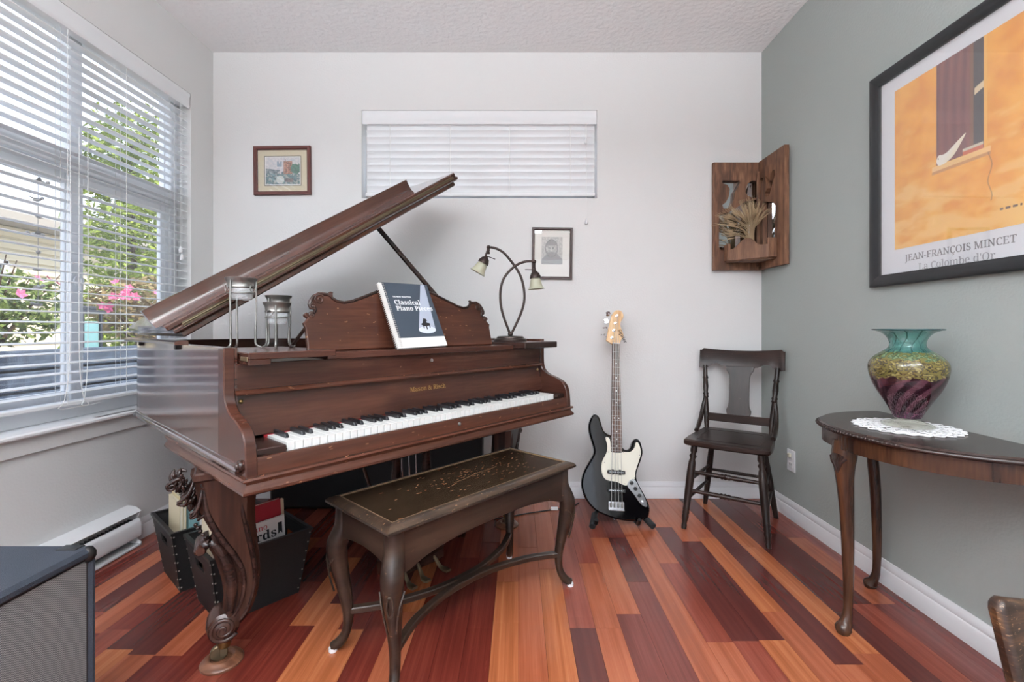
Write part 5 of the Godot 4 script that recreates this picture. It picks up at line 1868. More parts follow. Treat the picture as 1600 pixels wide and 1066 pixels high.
func chairs() -> void:
	var c := thing("wooden_chair", "dark turned-leg wooden chair standing in the corner by the bass", "chair", Vector3(1.139, 0, -2.47), deg_to_rad(-34.7))
	var s := Shape.new()
	# seat outline seen from above, front at +z
	var seat := curve2(V2([-0.205, 0.15, -0.17, 0.20, 0, 0.214, 0.17, 0.20, 0.205, 0.15, 0.19, -0.12, 0.165, -0.19, 0, -0.205, -0.165, -0.19, -0.19, -0.12]), 4, true)
	s.extrude(seat, 0.032, 0.008, Transform3D(Basis(Vector3.RIGHT, PI / 2), Vector3(0, 0.446, 0)), 0.3)
	var so := put("seat", s, M.chair_h, c)
	s = Shape.new()
	var ins := []
	for q in seat:
		ins.append(Vector2(q.x * 0.78, q.y * 0.72 + 0.01))
	s.mould(ins, V2([0, 0.4605, 0.004, 0.4635, 0.009, 0.4635, 0.012, 0.4605]), 1.0, true)
	put("seat_panel_bead", s, M.chair_h, so)
	var leg := V2([0.012, 0.0, 0.016, 0.03, 0.018, 0.09, 0.012, 0.12, 0.019, 0.15, 0.013, 0.18, 0.018, 0.22, 0.021, 0.35, 0.020, 0.55, 0.016, 0.75, 0.018, 0.77, 0.015, 0.79, 0.018, 0.81, 0.015, 0.83, 0.018, 0.85, 0.014, 0.9, 0.011, 0.94, 0.014, 0.955, 0.013, 1.0])
	var back_leg := V2([0.013, 0.0, 0.016, 0.15, 0.018, 0.5, 0.014, 0.9, 0.012, 1.0])
	var feet := [Vector3(-0.195, 0, 0.21), Vector3(0.195, 0, 0.21), Vector3(-0.185, 0, -0.215), Vector3(0.185, 0, -0.215)]
	var tops := [Vector3(-0.155, 0.435, 0.15), Vector3(0.155, 0.435, 0.15), Vector3(-0.125, 0.435, -0.14), Vector3(0.125, 0.435, -0.14)]
	for k in 4:
		s = Shape.new()
		spindle(s, tops[k], feet[k], leg if k < 2 else back_leg)
		put("leg", s, M.chair, c)
	var rung := V2([0.008, 0.0, 0.010, 0.2, 0.012, 0.38, 0.010, 0.42, 0.015, 0.45, 0.011, 0.475, 0.016, 0.5, 0.011, 0.525, 0.015, 0.55, 0.010, 0.58, 0.012, 0.62, 0.010, 0.8, 0.008, 1.0])
	var on := func(k: int, y: float) -> Vector3:
		return feet[k].lerp(tops[k], y / 0.435)
	for a in [[0, 1, 0.29], [0, 1, 0.195], [0, 2, 0.245], [1, 3, 0.245], [2, 3, 0.22], [0, 2, 0.15], [1, 3, 0.15]]:
		s = Shape.new()
		spindle(s, on.call(a[0], a[2]), on.call(a[1], a[2]), rung if a[0] == 0 and a[1] == 1 else V2([0.007, 0, 0.010, 0.5, 0.007, 1]))
		put("stretcher", s, M.chair_h, c)
	# back: posts, rail, splat, crest
	var post := V2([0.011, 0.0, 0.014, 0.1, 0.015, 0.3, 0.012, 0.48, 0.017, 0.5, 0.013, 0.52, 0.017, 0.545, 0.012, 0.57, 0.016, 0.66, 0.013, 0.78, 0.017, 0.80, 0.013, 0.83, 0.012, 1.0])
	for x in [-1.0, 1.0]:
		s = Shape.new()
		spindle(s, Vector3(x * 0.165, 0.455, -0.165), Vector3(x * 0.19, 0.82, -0.235), post)
		put("back_post", s, M.chair, c)
		s = Shape.new()
		s.tube(curve3([Vector3(x * 0.178, 0.64, -0.203), Vector3(x * 0.188, 0.58, -0.18), Vector3(x * 0.192, 0.52, -0.14), Vector3(x * 0.192, 0.478, -0.07), Vector3(x * 0.19, 0.468, -0.03)], 4), 0.0125, 8)
		put("bent_brace", s, M.chair, c)
	s = Shape.new()
	s.box(Vector3(0, 0.525, -0.185), Vector3(0.335, 0.045, 0.015), 0.003)
	put("lower_rail", s, M.chair_h, c)
	var tilt := Transform3D(Basis(Vector3.RIGHT, -0.19), Vector3(0, 0.525, -0.185)) * T(Vector3(0, -0.525, 0))
	s = Shape.new()
	var sp := curve2(V2([0.075, 0.825, 0.07, 0.80, 0.055, 0.77, 0.052, 0.68, 0.055, 0.60, 0.064, 0.575, 0.06, 0.55, 0.045, 0.54]), 4)
	var spl := sp.duplicate()
	for k in range(sp.size() - 1, -1, -1):
		spl.append(Vector2(-sp[k].x, sp[k].y))
	s.extrude(spl, 0.010, 0.002, tilt)
	put("splat", s, M.chair, c)
	# crest rail, bowed back
	var low := curve2(V2([-0.225, 0.805, -0.195, 0.802, -0.17, 0.815, -0.15, 0.83, -0.12, 0.832, -0.09, 0.815, -0.03, 0.808, 0, 0.807, 0.03, 0.808, 0.09, 0.815, 0.12, 0.832, 0.15, 0.83, 0.17, 0.815, 0.195, 0.802, 0.225, 0.805]), 3)
	var rings := []
	for q in low:
		var ty := 0.922 - 0.014 * (1.0 - pow(q.x / 0.225, 2.0))
		if absf(q.x) > 0.21:
			ty -= 0.012
		var z := -0.25 - 0.025 * (1.0 - pow(q.x / 0.225, 2.0))
		var lean := -0.02
		rings.append([Vector3(q.x, q.y, z + 0.010), Vector3(q.x, q.y, z - 0.010), Vector3(q.x, ty - 0.004, z - 0.010 + lean), Vector3(q.x, ty, z - 0.004 + lean), Vector3(q.x, ty, z + 0.004 + lean), Vector3(q.x, ty - 0.004, z + 0.010 + lean)])
	s = Shape.new()
	s.loft(rings, true, true, false, 0.6)
	put("crest_rail", s, M.chair_h, c)

	# low worn chair at the right edge of the view
	var w := thing("low_chair", "low chair with a worn dark slab back at the right edge", "chair", Vector3(1.058, 0, -0.827))
	s = Shape.new()
	var worn := tri_mat(wood(rgb8(36, 24, 18), rgb8(60, 42, 32), rgb8(104, 72, 46), 241, false, 1500, rgb8(176, 140, 104), 512), 0.4, 2.2)
	rings = []
	for x in [-0.19, -0.187, -0.181, -0.172, -0.15, -0.1, -0.05, 0.0, 0.05, 0.1, 0.15, 0.172, 0.181, 0.187, 0.19]:
		var ex: float = 0.19 - absf(x)
		var ty: float = 0.552 - 0.03 * (1.0 - pow(x / 0.19, 2.0)) - 0.022 * pow(maxf(0.0, 1.0 - ex / 0.018), 2.0)
		var z: float = -0.02 - 0.03 * (1.0 - pow(x / 0.19, 2.0))
		var hw: float = 0.016 - 0.009 * pow(maxf(0.0, 1.0 - ex / 0.009), 2.0)
		var xb: float = x * 0.9
		rings.append([Vector3(xb, 0.30, z + 0.04 + hw), Vector3(xb, 0.30, z + 0.04 - hw), Vector3(x, ty - 0.014, z - hw), Vector3(x, ty - 0.004, z - hw * 0.7), Vector3(x, ty, z), Vector3(x, ty - 0.004, z + hw * 0.7), Vector3(x, ty - 0.014, z + hw)])
	s.loft(rings, true, true, false, 0.4)
	put("back_slab", s, worn, w)
	s = Shape.new()
	s.extrude(curve2(V2([-0.19, 0.0, -0.2, 0.2, -0.15, 0.36, 0.15, 0.36, 0.2, 0.2, 0.19, 0.0]), 3, true), 0.03, 0.006, Transform3D(Basis(Vector3.RIGHT, PI / 2), Vector3(0, 0.30, 0.0)))
	put("seat", s, worn, w)
	for a in [[-0.15, 0.05], [0.15, 0.05], [-0.15, 0.30], [0.15, 0.30]]:
		s = Shape.new()
		spindle(s, Vector3(a[0], 0.29, a[1]), Vector3(a[0] * 1.15, 0, a[1] + (0.02 if a[1] > 0.1 else -0.02)), back_leg)
		put("leg", s, M.chair, w)

# ---------------------------------------------------------------- half-round table, doily, vase
func side_table() -> void:
	var t := thing("side_table", "half-round mahogany side table against the grey wall", "table", Vector3(1.28, 0, -1.53))
	# plan (x, depth) relative to the base, z = -depth
	var edge := curve2(V2([1.462, 1.888, 1.40, 1.885, 1.30, 1.862, 1.215, 1.822, 1.172, 1.786, 1.132, 1.75, 1.098, 1.69, 1.079, 1.615, 1.073, 1.53, 1.086, 1.45, 1.110, 1.375, 1.15, 1.312, 1.195, 1.262, 1.245, 1.222, 1.31, 1.188, 1.38, 1.165, 1.462, 1.155]), 4)
	var plan := []
	for q in edge:
		plan.append(Vector2(q.x - 1.28, q.y - 1.53))
	var s := Shape.new()
	s.extrude(plan, 0.018, 0.005, Transform3D(Basis(Vector3.RIGHT, -PI / 2), Vector3(0, 0.696, 0)), 0.6)
	var top := put("top", s, M.table, t)
	s = Shape.new()
	var line := []
	for q in plan:
		line.append(Vector3(q.x, 0.692, -q.y))
	s.tube(line, 0.007, 7)
	rng.seed = 4
	for k in 56:
		var i := 6 + int(k * 0.64)
		if i + 1 < line.size():
			var q: Vector3 = line[i].lerp(line[i + 1], fmod(k * 0.64, 1.0))
			s.ball(q + Vector3(-0.002, 0.002, 0), 0.0078, 6, Vector3(1, 0.8, 0.8))
	put("carved_edge", s, M.table, top)
	# apron follows the edge, set back
	var ap := []
	for k in range(0, plan.size()):
		var d: Vector2 = (plan[mini(k + 1, plan.size() - 1)] - plan[maxi(k - 1, 0)]).normalized()
		ap.append(Vector2(plan[k].x - d.y * 0.028, -(plan[k].y + d.x * 0.028)))
	s = Shape.new()
	s.mould(ap, V2([0, 0.688, -0.016, 0.688, -0.016, 0.632, 0, 0.632]), 1.0)
	put("apron", s, M.table_up, t)
	var legs := [[1.121, 1.585, Vector3(-0.85, 0, 0.25)], [1.42, 1.85, Vector3(-0.3, 0, -0.5)], [1.42, 1.19, Vector3(-0.3, 0, 0.5)]]
	for a in legs:
		var d: Vector3 = a[2].normalized()
		var c := Vector3(a[0] - 1.28, 0, -(a[1] - 1.53))
		var front: bool = a[1] > 1.5 and a[1] < 1.7
		var pts := curve3([c + Vector3(0, 0.652, 0), c + d * 0.008 + Vector3(0, 0.60, 0), c + d * 0.006 + Vector3(0, 0.53, 0), c - d * 0.004 + Vector3(0, 0.40, 0), c - d * 0.010 + Vector3(0, 0.2, 0), c - d * 0.008 + Vector3(0, 0.08, 0), c + d * 0.002 + Vector3(0, 0.035, 0), c + d * 0.012 + Vector3(0, 0.016, 0), c + d * 0.012 + Vector3(0, 0.0, 0)], 4)
		s = Shape.new()
		s.tube(pts, lerps([0.040, 0.037, 0.027, 0.021, 0.0165, 0.014, 0.019, 0.026, 0.02] if front else [0.022, 0.022, 0.02, 0.019, 0.016, 0.0135, 0.017, 0.025, 0.02], pts.size()), 12)
		var lg := put("leg", s, M.table_up, t)
		if front:
			s = Shape.new()
			var k := c + d * 0.043 + Vector3(0, 0.60, 0)
			var e := Vector3(-d.z, 0, d.x)
			for q in 7:
				var an := (q - 3) * 0.24
				s.tube([k + Vector3(0, -0.05, 0) - d * 0.006, k + e * sin(an) * 0.026 + Vector3(0, -0.022 + cos(an) * 0.012, 0), k + e * sin(an) * 0.040 + Vector3(0, -0.04 + cos(an) * 0.056, 0) - d * 0.012 * absf(an)], [0.002, 0.004, 0.005], 5)
			put("shell_carving", s, M.table, lg)
	# doily
	var dl := thing("lace_doily", "round white crochet lace doily under the vase", "doily", Vector3(1.305, 0.7055, -1.56))
	s = Shape.new()
	var ring := func(r: float, n: int, amp: float, lobes: int, th: float) -> void:
		var p := []
		for k in n + 1:
			var a := TAU * k / n
			var rr := r + amp * sin(a * lobes)
			p.append(Vector3(rr * cos(a), 0.0024, rr * sin(a)))
		s.tube(p, th, 4, false)
	for r in [0.04, 0.06, 0.08, 0.098]:
		ring.call(r, 96, 0.006, 16, 0.0014)
	ring.call(0.113, 144, 0.007, 24, 0.0018)
	ring.call(0.127, 144, 0.008, 18, 0.0019)
	ring.call(0.142, 180, 0.008, 24, 0.0022)
	for k in 32:
		var a := TAU * k / 32
		s.tube([Vector3(0.02 * cos(a), 0.003, 0.02 * sin(a)), Vector3(0.08 * cos(a + 0.06), 0.003, 0.08 * sin(a + 0.06)), Vector3(0.142 * cos(a), 0.003, 0.142 * sin(a))], 0.0012, 4)
	put("lace", s, mat(rgb8(238, 238, 238), 0.9), dl)
	# vase
	var v := thing("glass_vase", "swirled art glass vase, teal neck over amber and plum body", "vase", Vector3(1.314, 0.7115, -1.565))
	var prof := curve2(V2([0.001, 0.026, 0.030, 0.026, 0.0385, 0.029, 0.0424, 0.040, 0.0626, 0.079, 0.0800, 0.108, 0.0935, 0.135, 0.1035, 0.163, 0.1085, 0.192, 0.105, 0.214, 0.090, 0.234, 0.068, 0.250, 0.0535, 0.262, 0.049, 0.2735, 0.051, 0.287, 0.058, 0.301, 0.072, 0.314, 0.0953, 0.323]), 4)
	s = Shape.new()
	var n := 40
	for i in n:
		for j in prof.size() - 1:
			var a0 := TAU * i / n
			var a1 := TAU * (i + 1) / n
			var p0: Vector2 = prof[j]
			var p1: Vector2 = prof[j + 1]
			var P := []
			var U := []
			for q in [[p0, a1], [p0, a0], [p1, a0], [p1, a1]]:
				P.append(Vector3(q[0].x * cos(q[1]), q[0].y, q[0].x * sin(q[1])))
				U.append(Vector2(q[1] / TAU, 1.0 - q[0].y / 0.33))
			for k in [0, 2, 1, 0, 3, 2]:
				s.st.set_smooth_group(1)
				s.st.set_uv(U[k])
				s.st.add_vertex(P[k])
	var gm := mat(Color(1, 1, 1, 0.93), 0.05)
	gm.albedo_texture = vase_dye()
	gm.transparency = BaseMaterial3D.TRANSPARENCY_ALPHA
	gm.metallic_specular = 0.6
	put("body", s, gm, v)
	s = Shape.new()
	var rr := []
	for k in 41:
		rr.append(Vector3(0.0953 * cos(TAU * k / 40), 0.3235, 0.0953 * sin(TAU * k / 40)))
	s.tube(rr, 0.0026, 6, false)
	put("lip", s, mat(rgb8(20, 66, 68), 0.1), v)
	s = Shape.new()
	s.lathe(V2([0, 0.0, 0.071, 0.0, 0.073, 0.004, 0.06, 0.010, 0.04, 0.016, 0.032, 0.022, 0.036, 0.027, 0, 0.027]), 28)
	var clear := mat(Color(0.93, 0.93, 0.84, 0.22), 0.03)
	clear.transparency = BaseMaterial3D.TRANSPARENCY_ALPHA
	put("foot", s, clear, v)

func vase_dye() -> ImageTexture:
	var w := 256
	var h := 256
	var im := Image.create(w, h, false, Image.FORMAT_RGBA8)
	var n := FastNoiseLite.new()
	n.seed = 5
	n.frequency = 0.11
	var f := FastNoiseLite.new()
	f.seed = 8
	f.frequency = 0.03
	for y in h:
		var t := 1.0 - float(y) / h           # height 0..1 (of 0.33 m)
		for x in w:
			var ed := f.get_noise_2d(x * 1.3, y * 0.6) * 0.05
			var fl := n.get_noise_2d(x, y)
			var c: Color
			var a := 0.95
			if t > 0.76 + ed * 0.4:
				c = rgb8(66, 126, 118)
				a = 0.72
				var lines := absf(fmod(x + sin(t * 22.0) * 7.0 + 300.0, 21.0) - 10.5)
				if lines > 9.5:
					c = rgb8(16, 60, 58)
					a = 0.95
			elif t > 0.50 + ed:
				c = rgb8(112, 104, 58) if fl > 0.05 else (rgb8(72, 58, 30) if fl > -0.22 else rgb8(140, 130, 82))
				if t > 0.68 + ed:
					c = c.lerp(rgb8(80, 134, 116), 0.45 if fl < 0.12 else 0.1)
				a = 0.96
			else:
				var st := sin((x + t * 120.0) * TAU / 21.333) + f.get_noise_2d(x * 2.0, y) * 0.8
				c = rgb8(38, 15, 24) if st < 0.0 else rgb8(92, 52, 64)
				if t < 0.15:
					c = c.lerp(rgb8(96, 62, 92), 0.5) if fl > 0.0 else rgb8(60, 30, 50)
				a = 0.96
			c.a = a
			im.set_pixel(x, y, c)
	return ImageTexture.create_from_image(im)

# ---------------------------------------------------------------- pictures, corner shelf
func frame(parent: Node, w: float, h: float, prof_w: float, depth: float, m: Material) -> void:
	# four mitred rails round a w x h opening, in the xy plane, back at z = 0; each rail is a part
	var hw := w / 2
	var hh := h / 2
	var cs := [Vector2(-hw, -hh), Vector2(hw, -hh), Vector2(hw, hh), Vector2(-hw, hh)]
	var co := [Vector2(-hw - prof_w, -hh - prof_w), Vector2(hw + prof_w, -hh - prof_w), Vector2(hw + prof_w, hh + prof_w), Vector2(-hw - prof_w, hh + prof_w)]
	for k in 4:
		var k2 := (k + 1) % 4
		var s := Shape.new()
		var rings := []
		for e in [[co[k], cs[k]], [co[k2], cs[k2]]]:
			var o: Vector2 = e[0]
			var i: Vector2 = e[1]
			var q := func(t: float, z: float) -> Vector3:
				var p := o.lerp(i, t)
				return Vector3(p.x, p.y, z)
			rings.append([q.call(0.0, 0.0), q.call(0.0, depth * 0.85), q.call(0.12, depth), q.call(0.7, depth), q.call(0.85, depth * 0.8), q.call(1.0, depth * 0.7), q.call(1.0, 0.0)])
		s.loft(rings, true, true, true, 0.8)
		put("frame_rail", s, m, parent)

func picture(parent: Node, called: String, w: float, h: float, z: float, m: Material, at := Vector2.ZERO) -> MeshInstance3D:
	var s := Shape.new()
	s.quad_uv([Vector3(at.x - w / 2, at.y - h / 2, z), Vector3(at.x + w / 2, at.y - h / 2, z), Vector3(at.x + w / 2, at.y + h / 2, z), Vector3(at.x - w / 2, at.y + h / 2, z)], [Vector2(0, 1), Vector2(1, 1), Vector2(1, 0), Vector2(0, 0)])
	return put(called, s, m, parent)

func print_mat(im: Image, rough := 0.6) -> StandardMaterial3D:
	var m := mat(Color.WHITE, rough)
	m.albedo_texture = ImageTexture.create_from_image(im)
	m.texture_repeat = false
	return m

func in_poly(p: Vector2, poly: Array) -> bool:
	return Geometry2D.is_point_in_polygon(p, PackedVector2Array(poly))

func poster_print() -> Image:
	# ochre wall with a shuttered window and a white dove on the sill; u 0..1 across 0.478 m, v 0..1 down 0.625 m
	var w := 360
	var h := 470
	var im := Image.create(w, h, false, Image.FORMAT_RGB8)
	var n := FastNoiseLite.new()
	n.seed = 2
	n.frequency = 0.012
	n.fractal_octaves = 5
	var dove := curve2(V2([0.365, 0.545, 0.372, 0.525, 0.39, 0.515, 0.41, 0.52, 0.45, 0.515, 0.51, 0.485, 0.575, 0.455, 0.58, 0.462, 0.545, 0.50, 0.50, 0.545, 0.44, 0.572, 0.39, 0.575, 0.372, 0.565]), 3, true)
	for y in h:
		for x in w:
			var u := float(x) / w
			var v := float(y) / h
			var k := n.get_noise_2d(x, y)
			var c := rgb8(222, 146, 32).lerp(rgb8(238, 172, 56), clampf(k + 0.5, 0, 1))
			c = c.lerp(rgb8(240, 196, 118), clampf(n.get_noise_2d(x * 0.6 + 300, y * 1.4) * 1.6 + (v - 0.62) * 2.2, 0.0, 0.75))
			if v < 0.57 and u > 0.365 and u < 0.72:
				var fold := sin(u * 95.0 + 1.5 * sin(v * 5.0)) * 0.5 + n.get_noise_2d(x * 4.0, y * 0.5) * 0.6
				c = rgb8(98, 44, 48).lerp(rgb8(142, 80, 66), clampf(fold * 0.5 + 0.4, 0, 1))
				if u > 0.61:
					c = rgb8(120, 78, 50) if u < 0.635 else rgb8(54, 46, 50)
				if u > 0.64 and absf(v - 0.26 + (u - 0.64) * 0.3) < 0.018:
					c = rgb8(222, 200, 160)
			if u > 0.70 and u < 0.725 and v < 0.57:
				c = rgb8(234, 176, 74)
			if u > 0.33 and u < 0.745 and v > 0.572 and v < 0.615:
				c = rgb8(238, 196, 124) if v < 0.60 else rgb8(196, 140, 74)
			if u > 0.56 and u < 0.70 and v > 0.535 and v < 0.572:
				c = rgb8(196, 96, 58) if v > 0.55 else rgb8(206, 200, 176)
			if absf(u - 0.74 - 0.012 * sin(v * 40.0)) < 0.004 and v > 0.6 and v < 0.85:
				c = c.darkened(0.22)
			if in_poly(Vector2(u, v), dove):
				c = rgb8(240, 236, 224).lerp(rgb8(236, 212, 140), clampf((u - 0.44) * 4.0 + (v - 0.53) * 4.0, 0, 0.6))
			if (Vector2(u, v) - Vector2(0.379, 0.535)).length() < 0.004:
				c = rgb8(50, 40, 40)
			if v > 0.90 and v < 0.912 and u > 0.80 and u < 0.93 and sin(u * 150.0) > -0.4:
				c = rgb8(92, 62, 40)
			im.set_pixel(x, y, c)
	return im

func landscape_print() -> Image:
	var w := 150
	var h := 116
	var im := Image.create(w, h, false, Image.FORMAT_RGB8)
	var n := FastNoiseLite.new()
	n.seed = 12
	n.frequency = 0.06
	n.fractal_octaves = 4
	for y in h:
		for x in w:
			var u := float(x) / w
			var v := float(y) / h
			var k := n.get_noise_2d(x, y)
			var c := rgb8(220, 214, 214).lerp(rgb8(190, 192, 200), clampf(k + 0.4, 0, 1))
			if v > 0.40 + 0.18 * u and u < 0.45 + k * 0.2:
				c = rgb8(84, 104, 112) if k > 0.0 else rgb8(140, 148, 150)
			if u > 0.33 and u < 0.47 and v > 0.14 and v < 0.34 and not (absf(u - 0.40) < 0.02 and v < 0.22):
				c = rgb8(128, 150, 170)
			if u > 0.52 and u < 0.78 and v > 0.14 and v < 0.66:
				c = rgb8(176, 116, 92) if k > -0.1 else rgb8(122, 78, 62)
				if fmod(u * 20.0, 1.0) > 0.75 and fmod(v * 14.0, 1.0) > 0.5:
					c = rgb8(206, 180, 160)
			if u > 0.565 and u < 0.585 and v > 0.06 and v < 0.2:
				c = rgb8(110, 70, 58)
			if (Vector2(u, v) - Vector2(0.90, 0.42)).length() < 0.18 + k * 0.08:
				c = rgb8(62, 118, 100) if k > -0.1 else rgb8(40, 84, 76)
			if v > 0.62:
				c = rgb8(96, 132, 132) if k > 0.1 else (rgb8(58, 88, 100) if k > -0.15 else rgb8(168, 172, 166))
			if (Vector2(u, v * 0.8) - Vector2(0.42, 0.66)).length() < 0.12:
				c = rgb8(206, 210, 204)
			if u > 0.55 and u < 0.80 and v > 0.78 and v < 0.92:
				c = rgb8(132, 112, 108) if k > 0 else rgb8(90, 78, 82)
			im.set_pixel(x, y, c)
	return im

func portrait_print() -> Image:
	# fine-line etching of a hooded, bearded head
	var w := 160
	var h := 210
	var im := Image.create(w, h, false, Image.FORMAT_RGB8)
	var n := FastNoiseLite.new()
	n.seed = 21
	n.frequency = 0.05
	n.fractal_octaves = 4
	for y in h:
		for x in w:
			var p := Vector2(float(x) / w, float(y) / h)
			var k := n.get_noise_2d(x, y)
			var hatch := sin((x + y) * 1.3 + k * 4.0)
			var t := 0.72 + 0.12 * hatch + k * 0.2
			var head := ((p - Vector2(0.47, 0.42)) / Vector2(0.27, 0.30)).length()
			if head < 1.0:
				t = 0.66 + 0.14 * sin(x * 1.6 + k * 6.0) + k * 0.25
				if p.y < 0.30:
					t = 0.42 + 0.15 * sin(y * 1.5)
				if absf(p.y - 0.40) < 0.022 and absf(absf(p.x - 0.46) - 0.09) < 0.05:
					t = 0.34 + k * 0.3
				if absf(p.x - 0.45) < 0.025 and p.y > 0.40 and p.y < 0.53:
					t = 0.82
				if p.y > 0.56:
					t = 0.45 + 0.2 * sin(x * 1.1 + y * 0.4 + k * 5.0)
			elif head < 1.12:
				t = 0.36 + k * 0.3
			elif p.y > 0.62 and absf(p.x - 0.5) < 0.25 + (p.y - 0.62) * 1.2:
				t = 0.46 + 0.22 * sin(x * 0.9 - y * 1.4 + k * 8.0)
			t = clampf(lerpf(0.6, t, 0.85), 0.16, 0.85)
			im.set_pixel(x, y, Color(t, t * 0.985, t * 0.965))
	return im

func wall_things() -> void:
	# poster on the grey wall
	var zc := -(1.942 + 1.22) / 2
	var p := thing("framed_poster", "large black-framed poster of a yellow wall and dove on the grey wall", "framed poster", Vector3(XR, 1.21 + 0.432, zc), -PI / 2)
	var fw := 0.045
	var ow := 0.722
	var oh := 0.864
	frame(p, ow - 2 * fw, oh - 2 * fw, fw, 0.024, mat(rgb8(30, 31, 33), 0.4))
	picture(p, "paper", ow - 2 * fw, oh - 2 * fw, 0.004, mat(rgb8(226, 228, 232), 0.7))
	var img := picture(p, "print", 0.498, 0.625, 0.0046, print_mat(poster_print(), 0.6), Vector2(0.0, 1.6615 - 1.642))
	var grey := mat(rgb8(120, 118, 120), 0.7)
	words("JEAN-FRANÇOIS MINCET", 0.0335, grey, p, T(Vector3(0.0, 1.309 - 1.642, 0.0046)), "Droid Serif", 400, "lettering", false, 0.0006, true)
	words("La Colombe d'Or", 0.035, mat(rgb8(160, 160, 164), 0.7), p, T(Vector3(-0.002, 1.268 - 1.642, 0.0046)), "Droid Serif", 400, "lettering", true, 0.0006, true)
	var s := Shape.new()
	s.box(Vector3(0, 0, 0.0115), Vector3(ow - 2 * fw, oh - 2 * fw, 0.002))
	put("glass", s, M.glass, p)
	# small watercolour
	p = thing("framed_watercolour", "small red-framed watercolour of a brick tower left of the high window", "picture", at_px(442.5, 267.5, 2.841))
	p.rotation.z = deg_to_rad(0.6)
	var redw := mat(rgb8(92, 46, 40), 0.4)
	frame(p, 0.304, 0.254, 0.022, 0.02, redw)
	picture(p, "mat_board", 0.304, 0.254, 0.004, mat(rgb8(214, 202, 172), 0.8))
	picture(p, "mat_line", 0.226, 0.184, 0.0045, mat(rgb8(84, 78, 60), 0.8))
	picture(p, "paper", 0.218, 0.176, 0.005, M.paper)
	picture(p, "print", 0.208, 0.164, 0.0055, print_mat(landscape_print()))
	s = Shape.new()
	s.box(Vector3(0, 0, 0.0095), Vector3(0.304, 0.254, 0.002))
	put("glass", s, M.glass, p)
	# etching
	p = thing("framed_etching", "small brown-framed grey etching of a bearded head behind the lamp", "picture", at_px(862.5, 396.5, 2.841))
	p.rotation.z = deg_to_rad(-0.6)
	var brn := mat(rgb8(64, 40, 36), 0.4)
	frame(p, 0.216, 0.284, 0.016, 0.018, brn)
	picture(p, "mat_board", 0.216, 0.284, 0.004, mat(rgb8(226, 222, 214), 0.8))
	picture(p, "print", 0.128, 0.168, 0.0046, print_mat(portrait_print()), Vector2(0.0, 0.018))
	s = Shape.new()
	s.box(Vector3(0, 0, 0.0095), Vector3(0.216, 0.284, 0.002))
	put("glass", s, M.glass, p)
	corner_shelf()
	# outlet
	p = thing("wall_outlet", "white wall outlet plate low on the grey wall behind the chair", "outlet", Vector3(XR, 0.318, -2.527), -PI / 2)
	s = Shape.new()
	s.box(Vector3(0, 0, 0.003), Vector3(0.072, 0.116, 0.006), 0.002)
	put("plate", s, M.trim, p)
	for y in [-0.022, 0.022]:
		s = Shape.new()
		s.box(Vector3(0, y, 0.0065), Vector3(0.034, 0.03, 0.003), 0.001)
		var sk := put("socket", s, mat(rgb8(224, 224, 224), 0.4), p)
		s = Shape.new()
		for x in [-0.007, 0.007]:
			s.box(Vector3(x, y + 0.003, 0.008), Vector3(0.002, 0.009, 0.001))
		put("slots", s, M.ink, sk)
	s = Shape.new()
	s.box(Vector3(0, 0.03, 0.014), Vector3(0.02, 0.022, 0.014), 0.003)
	put("small_plug", s, mat(rgb8(206, 200, 180), 0.5), p)

func cut(parent: CSGShape3D, poly: Array, depth := 0.08) -> void:
	var c := CSGPolygon3D.new()
	c.name = "cut"
	c.operation = CSGShape3D.OPERATION_SUBTRACTION
	c.polygon = PackedVector2Array(poly)
	c.depth = depth
	c.position = Vector3(0, 0, depth / 2)
	parent.add_child(c, true)

